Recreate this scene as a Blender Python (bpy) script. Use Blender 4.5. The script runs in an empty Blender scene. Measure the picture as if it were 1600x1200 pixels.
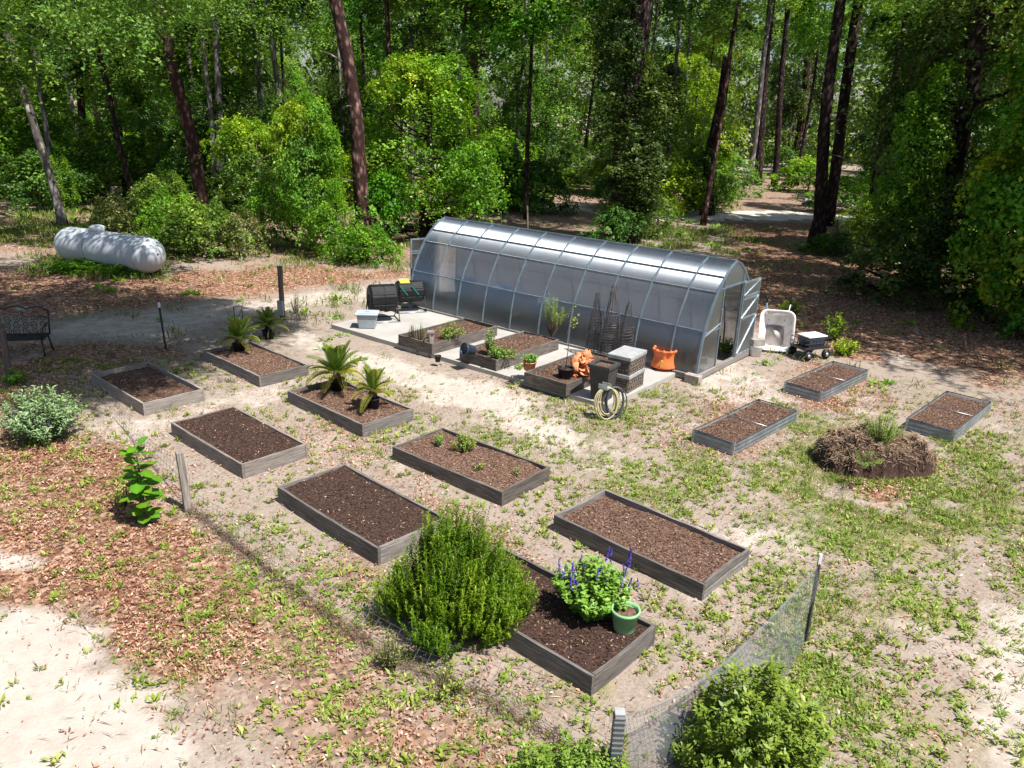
import bpy, math, random
import numpy as np
from mathutils import Vector, Matrix

# ------------------------------------------------------------------ camera, sky, sun, exposure
FOC, PITCH, CAMH, ROLL = 1230.15, math.radians(19.1215), 5.695, math.radians(2.2147)
SC = bpy.context.scene
COL = SC.collection
cam = bpy.data.cameras.new('camera'); camo = bpy.data.objects.new('camera', cam); COL.objects.link(camo)
cam.sensor_width = 36.0; cam.lens = 36.0 * FOC / 1600.0; cam.clip_start = 0.05; cam.clip_end = 2000
_c, _s = math.cos(ROLL), math.sin(ROLL)
_r0 = Vector((1, 0, 0)); _u0 = Vector((0, math.sin(PITCH), math.cos(PITCH))); _f0 = Vector((0, math.cos(PITCH), -math.sin(PITCH)))
_R = _c * _r0 + _s * _u0; _U = -_s * _r0 + _c * _u0; _B = -_f0
camo.matrix_world = Matrix(((_R.x, _U.x, _B.x, 0), (_R.y, _U.y, _B.y, 0), (_R.z, _U.z, _B.z, CAMH), (0, 0, 0, 1)))
SC.camera = camo

SUN_EL = math.radians(61); SUN_H = Vector((0.78, -0.62, 0)).normalized()
SUN_DIR = Vector((SUN_H.x * math.cos(SUN_EL), SUN_H.y * math.cos(SUN_EL), math.sin(SUN_EL)))
world = bpy.data.worlds.new('World'); SC.world = world; world.use_nodes = True
_nt = world.node_tree; _bg = _nt.nodes['Background']
_sky = _nt.nodes.new('ShaderNodeTexSky'); _sky.sky_type = 'NISHITA'; _sky.sun_disc = False
_sky.sun_elevation = SUN_EL; _sky.sun_rotation = math.atan2(SUN_H.x, SUN_H.y)
_sky.air_density = 1.0; _sky.dust_density = 1.5; _sky.ozone_density = 1.0
_nt.links.new(_sky.outputs[0], _bg.inputs[0]); _bg.inputs[1].default_value = 0.075
sun = bpy.data.lights.new('sun', 'SUN'); sun.energy = 5.0; sun.angle = math.radians(0.55); sun.color = (1.0, 0.95, 0.87)
suno = bpy.data.objects.new('sun', sun); COL.objects.link(suno)
suno.rotation_euler = (-SUN_DIR).to_track_quat('-Z', 'Y').to_euler(); suno.location = SUN_DIR * 60
vs = SC.view_settings; vs.view_transform = 'Standard'; vs.look = 'None'; vs.gamma = 1.0; vs.exposure = 0.74
SC.cycles.max_bounces = 7; SC.cycles.diffuse_bounces = 3; SC.cycles.transparent_max_bounces = 14

rnd = random.Random(7)
RNG = np.random.default_rng(11)

# ------------------------------------------------------------------ geometry helpers
def at(u, v, z=0.0, Y=None):
    """the point of the place seen at a photo pixel, on the level z or at the depth Y"""
    a, b = u - 800.0, v - 600.0
    uu = _c * a + _s * b; vv = -_s * a + _c * b
    x, y = uu / FOC, vv / FOC
    d = Vector((x, math.cos(PITCH) - y * math.sin(PITCH), -math.sin(PITCH) - y * math.cos(PITCH)))
    t = (z - CAMH) / d.z if Y is None else Y / d.y
    return Vector((0, 0, CAMH)) + d * t

def npm(name, V, F, tint=None, smooth=False, attrs=None):
    """mesh from numpy: V (n,3), F (m,k) faces all of k corners, tint per vertex"""
    me = bpy.data.meshes.new(name)
    V = np.asarray(V, dtype=np.float32); F = np.asarray(F, dtype=np.int32)
    k = F.shape[1]
    me.vertices.add(len(V)); me.vertices.foreach_set('co', V.ravel())
    me.loops.add(F.size); me.loops.foreach_set('vertex_index', F.ravel())
    me.polygons.add(len(F)); me.polygons.foreach_set('loop_start', np.arange(0, F.size, k, dtype=np.int32))
    if smooth: me.polygons.foreach_set('use_smooth', np.ones(len(F), dtype=bool))
    if tint is not None:
        a = me.attributes.new('tint', 'FLOAT', 'POINT'); a.data.foreach_set('value', np.asarray(tint, dtype=np.float32))
    for n, arr in (attrs or {}).items():
        a = me.attributes.new(n, 'FLOAT', 'POINT'); a.data.foreach_set('value', np.asarray(arr, dtype=np.float32))
    me.update(calc_edges=True); me.validate()
    return me

class MB:
    """collects boxes, tubes, lathes for ONE mesh"""
    def __init__(s): s.v = []; s.f = []; s.sm = []
    def add(s, vs, fs, smooth=False):
        o = len(s.v); s.v += [tuple(p) for p in vs]; s.f += [tuple(i + o for i in f) for f in fs]; s.sm += [smooth] * len(fs); return s
    def box(s, c, d, rot=None, jit=0, taper=1.0):
        x, y, z = d[0] / 2, d[1] / 2, d[2] / 2; P = []
        for k in (-1, 1):
            t = taper if k < 0 else 1.0
            for (a, b) in ((-1, -1), (1, -1), (1, 1), (-1, 1)):
                p = Vector((a * x * t, b * y * t, k * z))
                if jit: p += Vector((rnd.uniform(-jit, jit), rnd.uniform(-jit, jit), rnd.uniform(-jit, jit)))
                if rot is not None: p = rot @ p
                P.append(p + Vector(c))
        return s.add(P, [(3, 2, 1, 0), (4, 5, 6, 7), (0, 1, 5, 4), (1, 2, 6, 5), (2, 3, 7, 6), (3, 0, 4, 7)])
    def bar(s, a, b, w, d=None):
        a, b = Vector(a), Vector(b); q = (b - a)
        return s.box((a + b) / 2, (w, d or w, q.length), q.to_track_quat('Z', 'Y').to_matrix())
    def tube(s, pts, r, n=8, closed=False, caps=True, jit=0):
        pts = [Vector(p) for p in pts]; R = r if isinstance(r, (list, tuple)) else [r] * len(pts)
        N = len(pts); V = []; up = Vector((0.31, 0.17, 0.93)); prev = None
        for i, p in enumerate(pts):
            if closed: t = pts[(i + 1) % N] - pts[i - 1]
            else: t = pts[min(i + 1, N - 1)] - pts[max(i - 1, 0)]
            t = t.normalized() if t.length > 1e-9 else Vector((0, 0, 1))
            if prev is None:
                a = t.cross(up)
                if a.length < 1e-3: a = t.cross(Vector((1, 0, 0)))
            else: a = prev - t * prev.dot(t)
            a.normalize(); prev = a; b = t.cross(a)
            for k in range(n):
                an = 2 * math.pi * k / n; rr = R[i] * (1 + (rnd.uniform(-jit, jit) if jit else 0))
                V.append(p + (a * math.cos(an) + b * math.sin(an)) * rr)
        F = []
        for i in range(N if closed else N - 1):
            j = (i + 1) % N
            for k in range(n): F.append((i * n + k, i * n + (k + 1) % n, j * n + (k + 1) % n, j * n + k))
        if caps and not closed: F.append(tuple(range(n - 1, -1, -1))); F.append(tuple((N - 1) * n + k for k in range(n)))
        return s.add(V, F, n > 5)
    def lathe(s, prof, n=20, c=(0, 0, 0), wob=None, rot=None):
        V = []; F = []
        for i, (r, z) in enumerate(prof):
            for k in range(n):
                an = 2 * math.pi * k / n; rr = r * (wob(an, z) if wob else 1)
                p = Vector((rr * math.cos(an), rr * math.sin(an), z))
                if rot is not None: p = rot @ p
                V.append(p + Vector(c))
        for i in range(len(prof) - 1):
            for k in range(n): F.append((i * n + k, i * n + (k + 1) % n, (i + 1) * n + (k + 1) % n, (i + 1) * n + k))
        F.append(tuple(range(n - 1, -1, -1))); F.append(tuple((len(prof) - 1) * n + k for k in range(n)))
        return s.add(V, F, True)
    def grid(s, fn, nu, nv, smooth=True):
        V = [fn(i / nu, j / nv) for j in range(nv + 1) for i in range(nu + 1)]
        F = [(j * (nu + 1) + i, j * (nu + 1) + i + 1, (j + 1) * (nu + 1) + i + 1, (j + 1) * (nu + 1) + i) for j in range(nv) for i in range(nu)]
        return s.add(V, F, smooth)
    def mesh(s, name):
        me = bpy.data.meshes.new(name); me.from_pydata(s.v, [], s.f)
        me.polygons.foreach_set('use_smooth', s.sm); me.update(); return me

def obj(name, me, mat, parent=None, loc=None, rz=0, bevel=0):
    if isinstance(me, MB): me = me.mesh(name)
    if mat is not None and not me.materials: me.materials.append(mat)
    o = bpy.data.objects.new(name, me); COL.objects.link(o)
    if parent: o.parent = parent
    if loc is not None: o.location = loc
    if rz: o.rotation_euler = (0, 0, rz)
    if bevel:
        m = o.modifiers.new('bevel', 'BEVEL'); m.width = bevel; m.segments = 2; m.limit_method = 'ANGLE'
    return o
def tag(o, label, cat, group=None):
    o['label'] = label; o['category'] = cat
    if group: o['group'] = group
    return o
def thing(name, label, cat, loc=(0, 0, 0), rz=0, group=None):
    o = bpy.data.objects.new(name, None); COL.objects.link(o); o.empty_display_size = 0.1
    o.location = loc; o.rotation_euler = (0, 0, rz)
    return tag(o, label, cat, group)
def kind(o, k, label=None):
    o['kind'] = k
    if label: o['label'] = label
    return o

# ------------------------------------------------------------------ materials
def newmat(name):
    m = bpy.data.materials.new(name); m.use_nodes = True
    nt = m.node_tree; return m, nt, nt.nodes['Principled BSDF'], nt.nodes['Material Output']
def N(nt, t, **kw):
    n = nt.nodes.new('ShaderNode' + t)
    for k, v in kw.items():
        if hasattr(n, k): setattr(n, k, v)
        else: n.inputs[k].default_value = v
    return n
def ramp(nt, fac, stops):
    r = nt.nodes.new('ShaderNodeValToRGB'); e = r.color_ramp.elements
    while len(e) < len(stops): e.new(0.5)
    for el, (p, c) in zip(e, stops): el.position = p; el.color = (*c, 1)
    nt.links.new(fac, r.inputs[0]); return r.outputs[0]
def coord(nt, stretch=(1, 1, 1), kindc='Object'):
    t = N(nt, 'TexCoord'); mp = N(nt, 'Mapping'); mp.inputs['Scale'].default_value = stretch
    nt.links.new(t.outputs[kindc], mp.inputs[0]); return mp.outputs[0]
def noise(nt, vec, scale, detail=5, rough=0.6):
    n = N(nt, 'TexNoise'); n.inputs['Scale'].default_value = scale; n.inputs['Detail'].default_value = detail; n.inputs['Roughness'].default_value = rough
    nt.links.new(vec, n.inputs['Vector']); return n.outputs[0]
def mixc(nt, fac, a, b, mode='MIX'):
    m = N(nt, 'MixRGB', blend_type=mode)
    for i, x in ((0, fac), (1, a), (2, b)):
        if isinstance(x, (int, float)): m.inputs[i].default_value = x
        elif isinstance(x, tuple): m.inputs[i].default_value = (*x, 1)
        else: nt.links.new(x, m.inputs[i])
    return m.outputs[0]
def bump(nt, bs, h, strength=0.5, dist=0.02):
    b = N(nt, 'Bump'); b.inputs['Strength'].default_value = strength; b.inputs['Distance'].default_value = dist
    nt.links.new(h, b.inputs['Height']); nt.links.new(b.outputs[0], bs.inputs['Normal'])
def pmat(name, c1, c2, scale=6, rough=0.7, bmp=0.2, stretch=(1, 1, 1), metal=0, spec=0.4, lo=0.3, hi=0.7, dist=0.01, c3=None):
    m, nt, bs, out = newmat(name)
    v = coord(nt, stretch); n = noise(nt, v, scale)
    st = [(lo, c1), (hi, c2)] if c3 is None else [(lo, c1), ((lo + hi) / 2, c2), (hi, c3)]
    nt.links.new(ramp(nt, n, st), bs.inputs['Base Color'])
    bs.inputs['Roughness'].default_value = rough; bs.inputs['Metallic'].default_value = metal; bs.inputs['Specular IOR Level'].default_value = spec
    if bmp: bump(nt, bs, noise(nt, v, scale * 3), bmp, dist)
    return m
def leafmat(name, dark, mid, light, trans=0.32, rough=0.45, spec=0.35):
    m, nt, bs, out = newmat(name)
    a = N(nt, 'Attribute', attribute_name='tint')
    col = ramp(nt, a.outputs['Fac'], [(0.0, dark), (0.5, mid), (1.0, light)])
    oi = N(nt, 'ObjectInfo'); hs = N(nt, 'HueSaturation')
    mr = N(nt, 'MapRange'); mr.inputs[3].default_value = 0.470; mr.inputs[4].default_value = 0.502
    nt.links.new(oi.outputs['Random'], mr.inputs[0]); nt.links.new(mr.outputs[0], hs.inputs['Hue']); nt.links.new(col, hs.inputs['Color']); hs.inputs['Saturation'].default_value = 1.06; hs.inputs['Value'].default_value = 1.2
    col = hs.outputs[0]
    nt.links.new(col, bs.inputs['Base Color']); bs.inputs['Roughness'].default_value = rough; bs.inputs['Specular IOR Level'].default_value = spec
    t = N(nt, 'BsdfTranslucent'); nt.links.new(mixc(nt, 0.75, col, (1.0, 1.0, 0.35), 'MULTIPLY'), t.inputs[0])
    br = N(nt, 'BrightContrast'); nt.links.new(col, br.inputs[0]); br.inputs[1].default_value = 0.03
    mx = N(nt, 'MixShader'); mx.inputs[0].default_value = trans
    nt.links.new(bs.outputs[0], mx.inputs[1]); nt.links.new(t.outputs[0], mx.inputs[2]); nt.links.new(mx.outputs[0], out.inputs[0])
    return m
def woodmat(name, c1, c2, c3):
    m, nt, bs, out = newmat(name)
    v = coord(nt, (1.6, 26, 26)); n = noise(nt, v, 1.6, 8, 0.65)
    v2 = coord(nt, (1, 1, 1)); n2 = noise(nt, v2, 2.2, 4)
    c = ramp(nt, n, [(0.3, c1), (0.52, c2), (0.72, c3)])
    c = mixc(nt, n2, mixc(nt, 0.55, c, (0.35, 0.3, 0.27), 'MULTIPLY'), c)
    oi = N(nt, 'ObjectInfo'); hs = N(nt, 'HueSaturation'); mr = N(nt, 'MapRange'); mr.inputs[3].default_value = 0.72; mr.inputs[4].default_value = 1.25
    nt.links.new(oi.outputs['Random'], mr.inputs[0]); nt.links.new(mr.outputs[0], hs.inputs['Value']); nt.links.new(c, hs.inputs['Color'])
    nt.links.new(hs.outputs[0], bs.inputs['Base Color']); bs.inputs['Roughness'].default_value = 0.85; bs.inputs['Specular IOR Level'].default_value = 0.2
    bump(nt, bs, n, 0.6, 0.012); return m
def tintmat(name, stops, rough=0.8, spec=0.2):
    m, nt, bs, out = newmat(name)
    a = N(nt, 'Attribute', attribute_name='tint')
    nt.links.new(ramp(nt, a.outputs['Fac'], stops), bs.inputs['Base Color'])
    bs.inputs['Roughness'].default_value = rough; bs.inputs['Specular IOR Level'].default_value = spec; return m
def barkmat(name, dark, mid, light, sc=3.0, stretch=(5, 5, 1.3)):
    m, nt, bs, out = newmat(name)
    v = coord(nt, stretch)
    vo = N(nt, 'TexVoronoi', feature='F1'); vo.inputs['Scale'].default_value = sc; vo.inputs['Randomness'].default_value = 1.0
    n = noise(nt, v, sc * 1.2, 6)
    wv = mixc(nt, 0.25, v, n); nt.links.new(wv, vo.inputs['Vector'])
    f = N(nt, 'Math', operation='ADD'); nt.links.new(vo.outputs['Distance'], f.inputs[0]); nt.links.new(n, f.inputs[1])
    sep = N(nt, 'SeparateColor'); nt.links.new(vo.outputs['Color'], sep.inputs[0])
    c = mixc(nt, sep.outputs[0], mid, light); c = mixc(nt, ramp(nt, f.outputs[0], [(0.55, (0, 0, 0)), (1.0, (1, 1, 1))]), c, dark)
    nt.links.new(c, bs.inputs['Base Color']); bs.inputs['Roughness'].default_value = 0.9; bs.inputs['Specular IOR Level'].default_value = 0.15
    inv = N(nt, 'Math', operation='SUBTRACT'); inv.inputs[0].default_value = 1; nt.links.new(f.outputs[0], inv.inputs[1])
    bump(nt, bs, inv.outputs[0], 0.9, 0.05); return m

M = {}
M['leaf_oak'] = leafmat('leaf_oak', (0.037, 0.092, 0.020), (0.119, 0.254, 0.048), (0.288, 0.456, 0.101), trans=0.42)
M['leaf_bright'] = leafmat('leaf_bright', (0.034, 0.115, 0.014), (0.101, 0.284, 0.030), (0.243, 0.459, 0.061), trans=0.4)
M['leaf_yellow'] = leafmat('leaf_yellow', (0.068, 0.162, 0.016), (0.176, 0.338, 0.034), (0.405, 0.540, 0.068), trans=0.4)
M['leaf_dark'] = leafmat('leaf_dark', (0.028, 0.078, 0.020), (0.088, 0.206, 0.043), (0.216, 0.373, 0.088), trans=0.42)
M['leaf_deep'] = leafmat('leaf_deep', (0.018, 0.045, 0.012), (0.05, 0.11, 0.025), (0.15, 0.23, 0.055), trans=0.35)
M['leaf_pine'] = leafmat('leaf_pine', (0.034, 0.074, 0.020), (0.081, 0.155, 0.041), (0.162, 0.243, 0.081), trans=0.15)
M['leaf_weed'] = leafmat('leaf_weed', (0.075, 0.13, 0.025), (0.165, 0.26, 0.05), (0.34, 0.42, 0.14), trans=0.25, spec=0.15)
M['leaf_grass'] = leafmat('leaf_grass', (0.06, 0.09, 0.02), (0.13, 0.19, 0.05), (0.33, 0.32, 0.13), trans=0.2)
M['leaf_shrub'] = leafmat('leaf_shrub', (0.04, 0.095, 0.015), (0.12, 0.215, 0.035), (0.29, 0.385, 0.08), trans=0.3)
M['leaf_rosemary'] = leafmat('leaf_rosemary', (0.022, 0.07, 0.010), (0.075, 0.185, 0.018), (0.20, 0.33, 0.04), trans=0.3, spec=0.15)
M['leaf_sago'] = leafmat('leaf_sago', (0.02, 0.07, 0.014), (0.055, 0.135, 0.024), (0.30, 0.32, 0.06), trans=0.15)
M['leaf_salvia'] = leafmat('leaf_salvia', (0.05, 0.13, 0.02), (0.11, 0.26, 0.04), (0.25, 0.42, 0.10), trans=0.25)
M['leaf_grey'] = leafmat('leaf_grey', (0.05, 0.11, 0.045), (0.14, 0.25, 0.11), (0.33, 0.45, 0.26), trans=0.2)
M['leaf_broad'] = leafmat('leaf_broad', (0.03, 0.11, 0.012), (0.06, 0.19, 0.018), (0.15, 0.33, 0.04), trans=0.22)
M['leaf_fern'] = leafmat('leaf_fern', (0.09, 0.17, 0.04), (0.17, 0.29, 0.07), (0.30, 0.42, 0.14), trans=0.35, spec=0.1)
M['flower'] = tintmat('flower', [(0, (0.05, 0.03, 0.2)), (0.5, (0.10, 0.07, 0.40)), (1, (0.2, 0.14, 0.55))])
M['flower_wine'] = tintmat('flower_wine', [(0, (0.07, 0.02, 0.08)), (1, (0.2, 0.08, 0.28))])
M['litter'] = tintmat('litter', [(0, (0.14, 0.056, 0.035)), (0.25, (0.28, 0.122, 0.074)), (0.5, (0.43, 0.225, 0.145)), (0.78, (0.56, 0.36, 0.255)), (1, (0.66, 0.50, 0.40))], 0.6, 0.3)
M['chips'] = tintmat('chips', [(0, (0.022, 0.012, 0.009)), (0.45, (0.07, 0.038, 0.028)), (0.75, (0.17, 0.098, 0.068)), (0.92, (0.32, 0.205, 0.145)), (1, (0.55, 0.43, 0.34))], 0.85)
M['straw'] = tintmat('straw', [(0, (0.07, 0.043, 0.03)), (0.5, (0.26, 0.175, 0.115)), (1, (0.50, 0.39, 0.27))])
M['twig'] = tintmat('twig', [(0, (0.05, 0.03, 0.025)), (1, (0.22, 0.14, 0.10))])
M['bark_pine'] = barkmat('bark_pine', (0.035, 0.018, 0.016), (0.13, 0.062, 0.055), (0.33, 0.20, 0.18), 1.5, (5, 5, 2.2))
M['bark_dark'] = barkmat('bark_dark', (0.02, 0.013, 0.013), (0.075, 0.045, 0.042), (0.17, 0.11, 0.10), 1.6, (5, 5, 2.0))
M['bark_grey'] = barkmat('bark_grey', (0.10, 0.09, 0.085), (0.33, 0.30, 0.285), (0.58, 0.55, 0.53), 1.2, (4, 4, 1.6))
M['twigwood'] = pmat('twigwood', (0.05, 0.035, 0.025), (0.14, 0.10, 0.075), 8, 0.9)
M['wood_light'] = woodmat('wood_light', (0.13, 0.115, 0.105), (0.30, 0.27, 0.25), (0.44, 0.41, 0.38))
M['wood_mid'] = woodmat('wood_mid', (0.085, 0.077, 0.073), (0.225, 0.208, 0.197), (0.39, 0.37, 0.355))
M['wood_dark'] = woodmat('wood_dark', (0.048, 0.042, 0.038), (0.145, 0.128, 0.116), (0.285, 0.262, 0.243))
M['wood_red'] = woodmat('wood_red', (0.24, 0.09, 0.045), (0.46, 0.20, 0.10), (0.56, 0.30, 0.17))
M['concrete'] = pmat('concrete', (0.31, 0.295, 0.275), (0.42, 0.405, 0.385), 1.4, 0.9, 0.15, lo=0.25, hi=0.75)
M['block'] = pmat('block', (0.22, 0.19, 0.17), (0.40, 0.36, 0.33), 9, 0.95, 0.6)
M['galv'] = pmat('galv', (0.30, 0.35, 0.39), (0.52, 0.57, 0.61), 5, 0.42, 0.05, metal=0.75)
M['galv_bed'] = pmat('galv_bed', (0.20, 0.23, 0.25), (0.42, 0.45, 0.47), 4, 0.42, 0.1, metal=0.8)
M['frame_blue'] = pmat('frame_blue', (0.17, 0.23, 0.28), (0.29, 0.36, 0.42), 4, 0.4, 0.05, metal=0.6)
M['iron'] = pmat('iron', (0.012, 0.012, 0.014), (0.03, 0.03, 0.034), 12, 0.5, 0.1)
M['black'] = pmat('black', (0.008, 0.009, 0.012), (0.018, 0.019, 0.023), 5, 0.5, 0.08, spec=0.25)
M['charcoal'] = pmat('charcoal', (0.035, 0.034, 0.036), (0.06, 0.058, 0.06), 5, 0.6, 0.1)
M['dkblue'] = pmat('dkblue', (0.02, 0.035, 0.055), (0.04, 0.06, 0.09), 5, 0.4, 0.05)
M['yellow'] = pmat('yellow', (0.62, 0.40, 0.05), (0.75, 0.50, 0.09), 5, 0.5, 0.05)
M['green_plastic'] = pmat('green_plastic', (0.01, 0.12, 0.09), (0.02, 0.2, 0.15), 5, 0.4, 0.05)
M['tote'] = pmat('tote', (0.22, 0.25, 0.28), (0.30, 0.33, 0.36), 3, 0.45, 0.05)
M['tote_lid'] = pmat('tote_lid', (0.36, 0.41, 0.46), (0.46, 0.51, 0.56), 3, 0.45, 0.05)
M['tank'] = pmat('tank', (0.40, 0.44, 0.49), (0.47, 0.51, 0.56), 1.6, 0.5, 0.05, lo=0.2, hi=0.7)
M['terra'] = pmat('terra', (0.42, 0.15, 0.075), (0.58, 0.25, 0.14), 7, 0.85, 0.2)
M['orange'] = pmat('orange', (0.62, 0.13, 0.035), (0.78, 0.20, 0.06), 5, 0.5, 0.08)
M['shard'] = pmat('shard', (0.55, 0.16, 0.06), (0.78, 0.34, 0.17), 7, 0.75, 0.2)
M['potgreen'] = pmat('potgreen', (0.20, 0.44, 0.20), (0.30, 0.55, 0.29), 4, 0.5, 0.05)
M['barrow'] = pmat('barrow', (0.40, 0.36, 0.34), (0.74, 0.70, 0.68), 3, 0.6, 0.15, lo=0.28, hi=0.55)
M['white'] = pmat('white', (0.60, 0.60, 0.62), (0.78, 0.78, 0.80), 5, 0.5, 0.08)
M['blue'] = pmat('blue', (0.05, 0.14, 0.24), (0.10, 0.22, 0.34), 5, 0.5, 0.05)
M['boxlid'] = pmat('boxlid', (0.26, 0.27, 0.28), (0.40, 0.41, 0.42), 6, 0.7, 0.15)
M['boxside'] = pmat('boxside', (0.055, 0.042, 0.034), (0.24, 0.19, 0.155), 22, 0.8, 0.9, stretch=(1, 1, 3))
M['hose_pale'] = pmat('hose_pale', (0.42, 0.37, 0.20), (0.55, 0.49, 0.30), 20, 0.5, 0.05)
M['hose_dark'] = pmat('hose_dark', (0.05, 0.05, 0.055), (0.10, 0.10, 0.105), 20, 0.5, 0.05)
M['wire'] = pmat('wire', (0.20, 0.21, 0.22), (0.34, 0.35, 0.37), 10, 0.4, 0.0, metal=0.7)
M['rust'] = pmat('rust', (0.05, 0.045, 0.05), (0.16, 0.14, 0.14), 10, 0.6, 0.0, metal=0.4)
M['soil_dark'] = pmat('soil_dark', (0.02, 0.011, 0.008), (0.066, 0.034, 0.025), 26, 0.95, 0.9, dist=0.02, c3=(0.10, 0.055, 0.04), lo=0.35, hi=0.75)
M['soil_brown'] = pmat('soil_brown', (0.045, 0.025, 0.017), (0.14, 0.078, 0.054), 24, 0.95, 0.9, dist=0.02, c3=(0.27, 0.17, 0.12), lo=0.32, hi=0.72)
M['stone'] = pmat('stone', (0.35, 0.33, 0.33), (0.6, 0.58, 0.57), 6, 0.9, 0.4)

def polycarb(name='polycarbonate', st=(9, 0.3, 0.3), tan=(1, 0, 0)):
    m, nt, bs, out = newmat(name)
    v = coord(nt, st); n = noise(nt, v, 4, 4)
    v2 = coord(nt, (1, 1, 1)); n2 = noise(nt, v2, 1.1, 4)
    tr = N(nt, 'BsdfTransparent'); tr.inputs[0].default_value = (0.68, 0.71, 0.75, 1)
    rf = N(nt, 'BsdfRefraction'); rf.inputs[0].default_value = (0.56, 0.61, 0.68, 1); rf.inputs['IOR'].default_value = 1.16; rf.inputs['Roughness'].default_value = 0.5
    t2 = N(nt, 'MixShader'); t2.inputs[0].default_value = 0.5; nt.links.new(tr.outputs[0], t2.inputs[1]); nt.links.new(rf.outputs[0], t2.inputs[2])
    tl = N(nt, 'BsdfTranslucent'); tl.inputs[0].default_value = (0.24, 0.27, 0.31, 1)
    df = N(nt, 'BsdfDiffuse'); df.inputs[0].default_value = (0.13, 0.15, 0.18, 1)
    a = N(nt, 'MixShader'); a.inputs[0].default_value = 0.6; nt.links.new(tl.outputs[0], a.inputs[1]); nt.links.new(df.outputs[0], a.inputs[2])
    b = N(nt, 'MixShader'); mr = N(nt, 'MapRange'); mr.inputs[1].default_value = 0.35; mr.inputs[2].default_value = 0.68; mr.inputs[3].default_value = 0.03; mr.inputs[4].default_value = 0.46
    nt.links.new(n, mr.inputs[0]); nt.links.new(mr.outputs[0], b.inputs[0]); nt.links.new(t2.outputs[0], b.inputs[1]); nt.links.new(a.outputs[0], b.inputs[2])
    gl = N(nt, 'BsdfAnisotropic'); gl.inputs['Color'].default_value = (0.80, 0.90, 1, 1); gl.inputs['Anisotropy'].default_value = PANIS
    vt = N(nt, 'VectorTransform', vector_type='VECTOR', convert_from='OBJECT', convert_to='WORLD'); vt.inputs[0].default_value = tan; nt.links.new(vt.outputs[0], gl.inputs['Tangent'])
    mr2 = N(nt, 'MapRange'); mr2.inputs[3].default_value = 0.50; mr2.inputs[4].default_value = 0.66; nt.links.new(n2, mr2.inputs[0]); nt.links.new(mr2.outputs[0], gl.inputs['Roughness'])
    lw = N(nt, 'Fresnel'); lw.inputs[0].default_value = 1.6
    ad = N(nt, 'Math', operation='MULTIPLY_ADD'); ad.inputs[1].default_value = 1.3; ad.inputs[2].default_value = 0.20; nt.links.new(lw.outputs[0], ad.inputs[0])
    c = N(nt, 'MixShader'); nt.links.new(ad.outputs[0], c.inputs[0]); nt.links.new(b.outputs[0], c.inputs[1]); nt.links.new(gl.outputs[0], c.inputs[2])
    bm = N(nt, 'Bump'); bm.inputs['Strength'].default_value = 0.3; bm.inputs['Distance'].default_value = 0.02; nt.links.new(n, bm.inputs['Height']); nt.links.new(bm.outputs[0], gl.inputs['Normal'])
    nt.links.new(c.outputs[0], out.inputs[0]); return m
PANIS = -0.80
M['poly'] = polycarb()
M['poly_end'] = polycarb('polycarbonate_end', (0.3, 9, 0.3), (0, 1, 0))
def netmat():
    m, nt, bs, out = newmat('netting')
    bs.inputs['Base Color'].default_value = (0.22, 0.25, 0.27, 1); bs.inputs['Roughness'].default_value = 0.7
    v = coord(nt, (1, 1, 1)); n = noise(nt, v, 3.5, 4)
    tr = N(nt, 'BsdfTransparent'); mx = N(nt, 'MixShader')
    mr = N(nt, 'MapRange'); mr.inputs[1].default_value = 0.3; mr.inputs[2].default_value = 0.7; mr.inputs[3].default_value = 0.14; mr.inputs[4].default_value = 0.38
    nt.links.new(n, mr.inputs[0]); nt.links.new(mr.outputs[0], mx.inputs[0]); nt.links.new(tr.outputs[0], mx.inputs[1]); nt.links.new(bs.outputs[0], mx.inputs[2])
    nt.links.new(mx.outputs[0], out.inputs[0]); return m
M['net'] = netmat()

# ------------------------------------------------------------------ the ground and its zones
def vnoise(x, y, seed):
    xi = np.floor(x).astype(np.int64); yi = np.floor(y).astype(np.int64); fx = x - xi; fy = y - yi
    fx = fx * fx * (3 - 2 * fx); fy = fy * fy * (3 - 2 * fy)
    def hsh(a, b):
        h = (a * 374761393 + b * 668265263 + seed * 69069) & 0xFFFFFFFF
        h = ((h ^ (h >> 13)) * 1274126177) & 0xFFFFFFFF
        return ((h ^ (h >> 16)) & 0xFFFF) / 65535.0
    return (hsh(xi, yi) * (1 - fx) + hsh(xi + 1, yi) * fx) * (1 - fy) + (hsh(xi, yi + 1) * (1 - fx) + hsh(xi + 1, yi + 1) * fx) * fy
def fbm(x, y, sc, seed, oc=4):
    t = 0; a = 0.5; s = 0
    for k in range(oc): t = t + a * vnoise(x * sc, y * sc, seed + k * 17); s += a; a *= 0.5; sc *= 2.03
    return t / s
def sdf(px, py, poly):
    """signed distance to a polygon, positive inside"""
    P = np.array(poly); d = np.full(px.shape, 1e9); ins = np.zeros(px.shape, bool)
    for i in range(len(P)):
        a, b = P[i - 1], P[i]; ex, ey = b - a; wx, wy = px - a[0], py - a[1]
        t = np.clip((wx * ex + wy * ey) / (ex * ex + ey * ey + 1e-12), 0, 1)
        d = np.minimum(d, (wx - ex * t) ** 2 + (wy - ey * t) ** 2)
        c = ((a[1] > py) != (b[1] > py)) & (px < (b[0] - a[0]) * (py - a[1]) / (b[1] - a[1] + 1e-12) + a[0]); ins ^= c
    return np.sqrt(d) * np.where(ins, 1, -1)
def gp(pts): return [tuple(at(u, v)[:2]) for u, v in pts]
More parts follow.
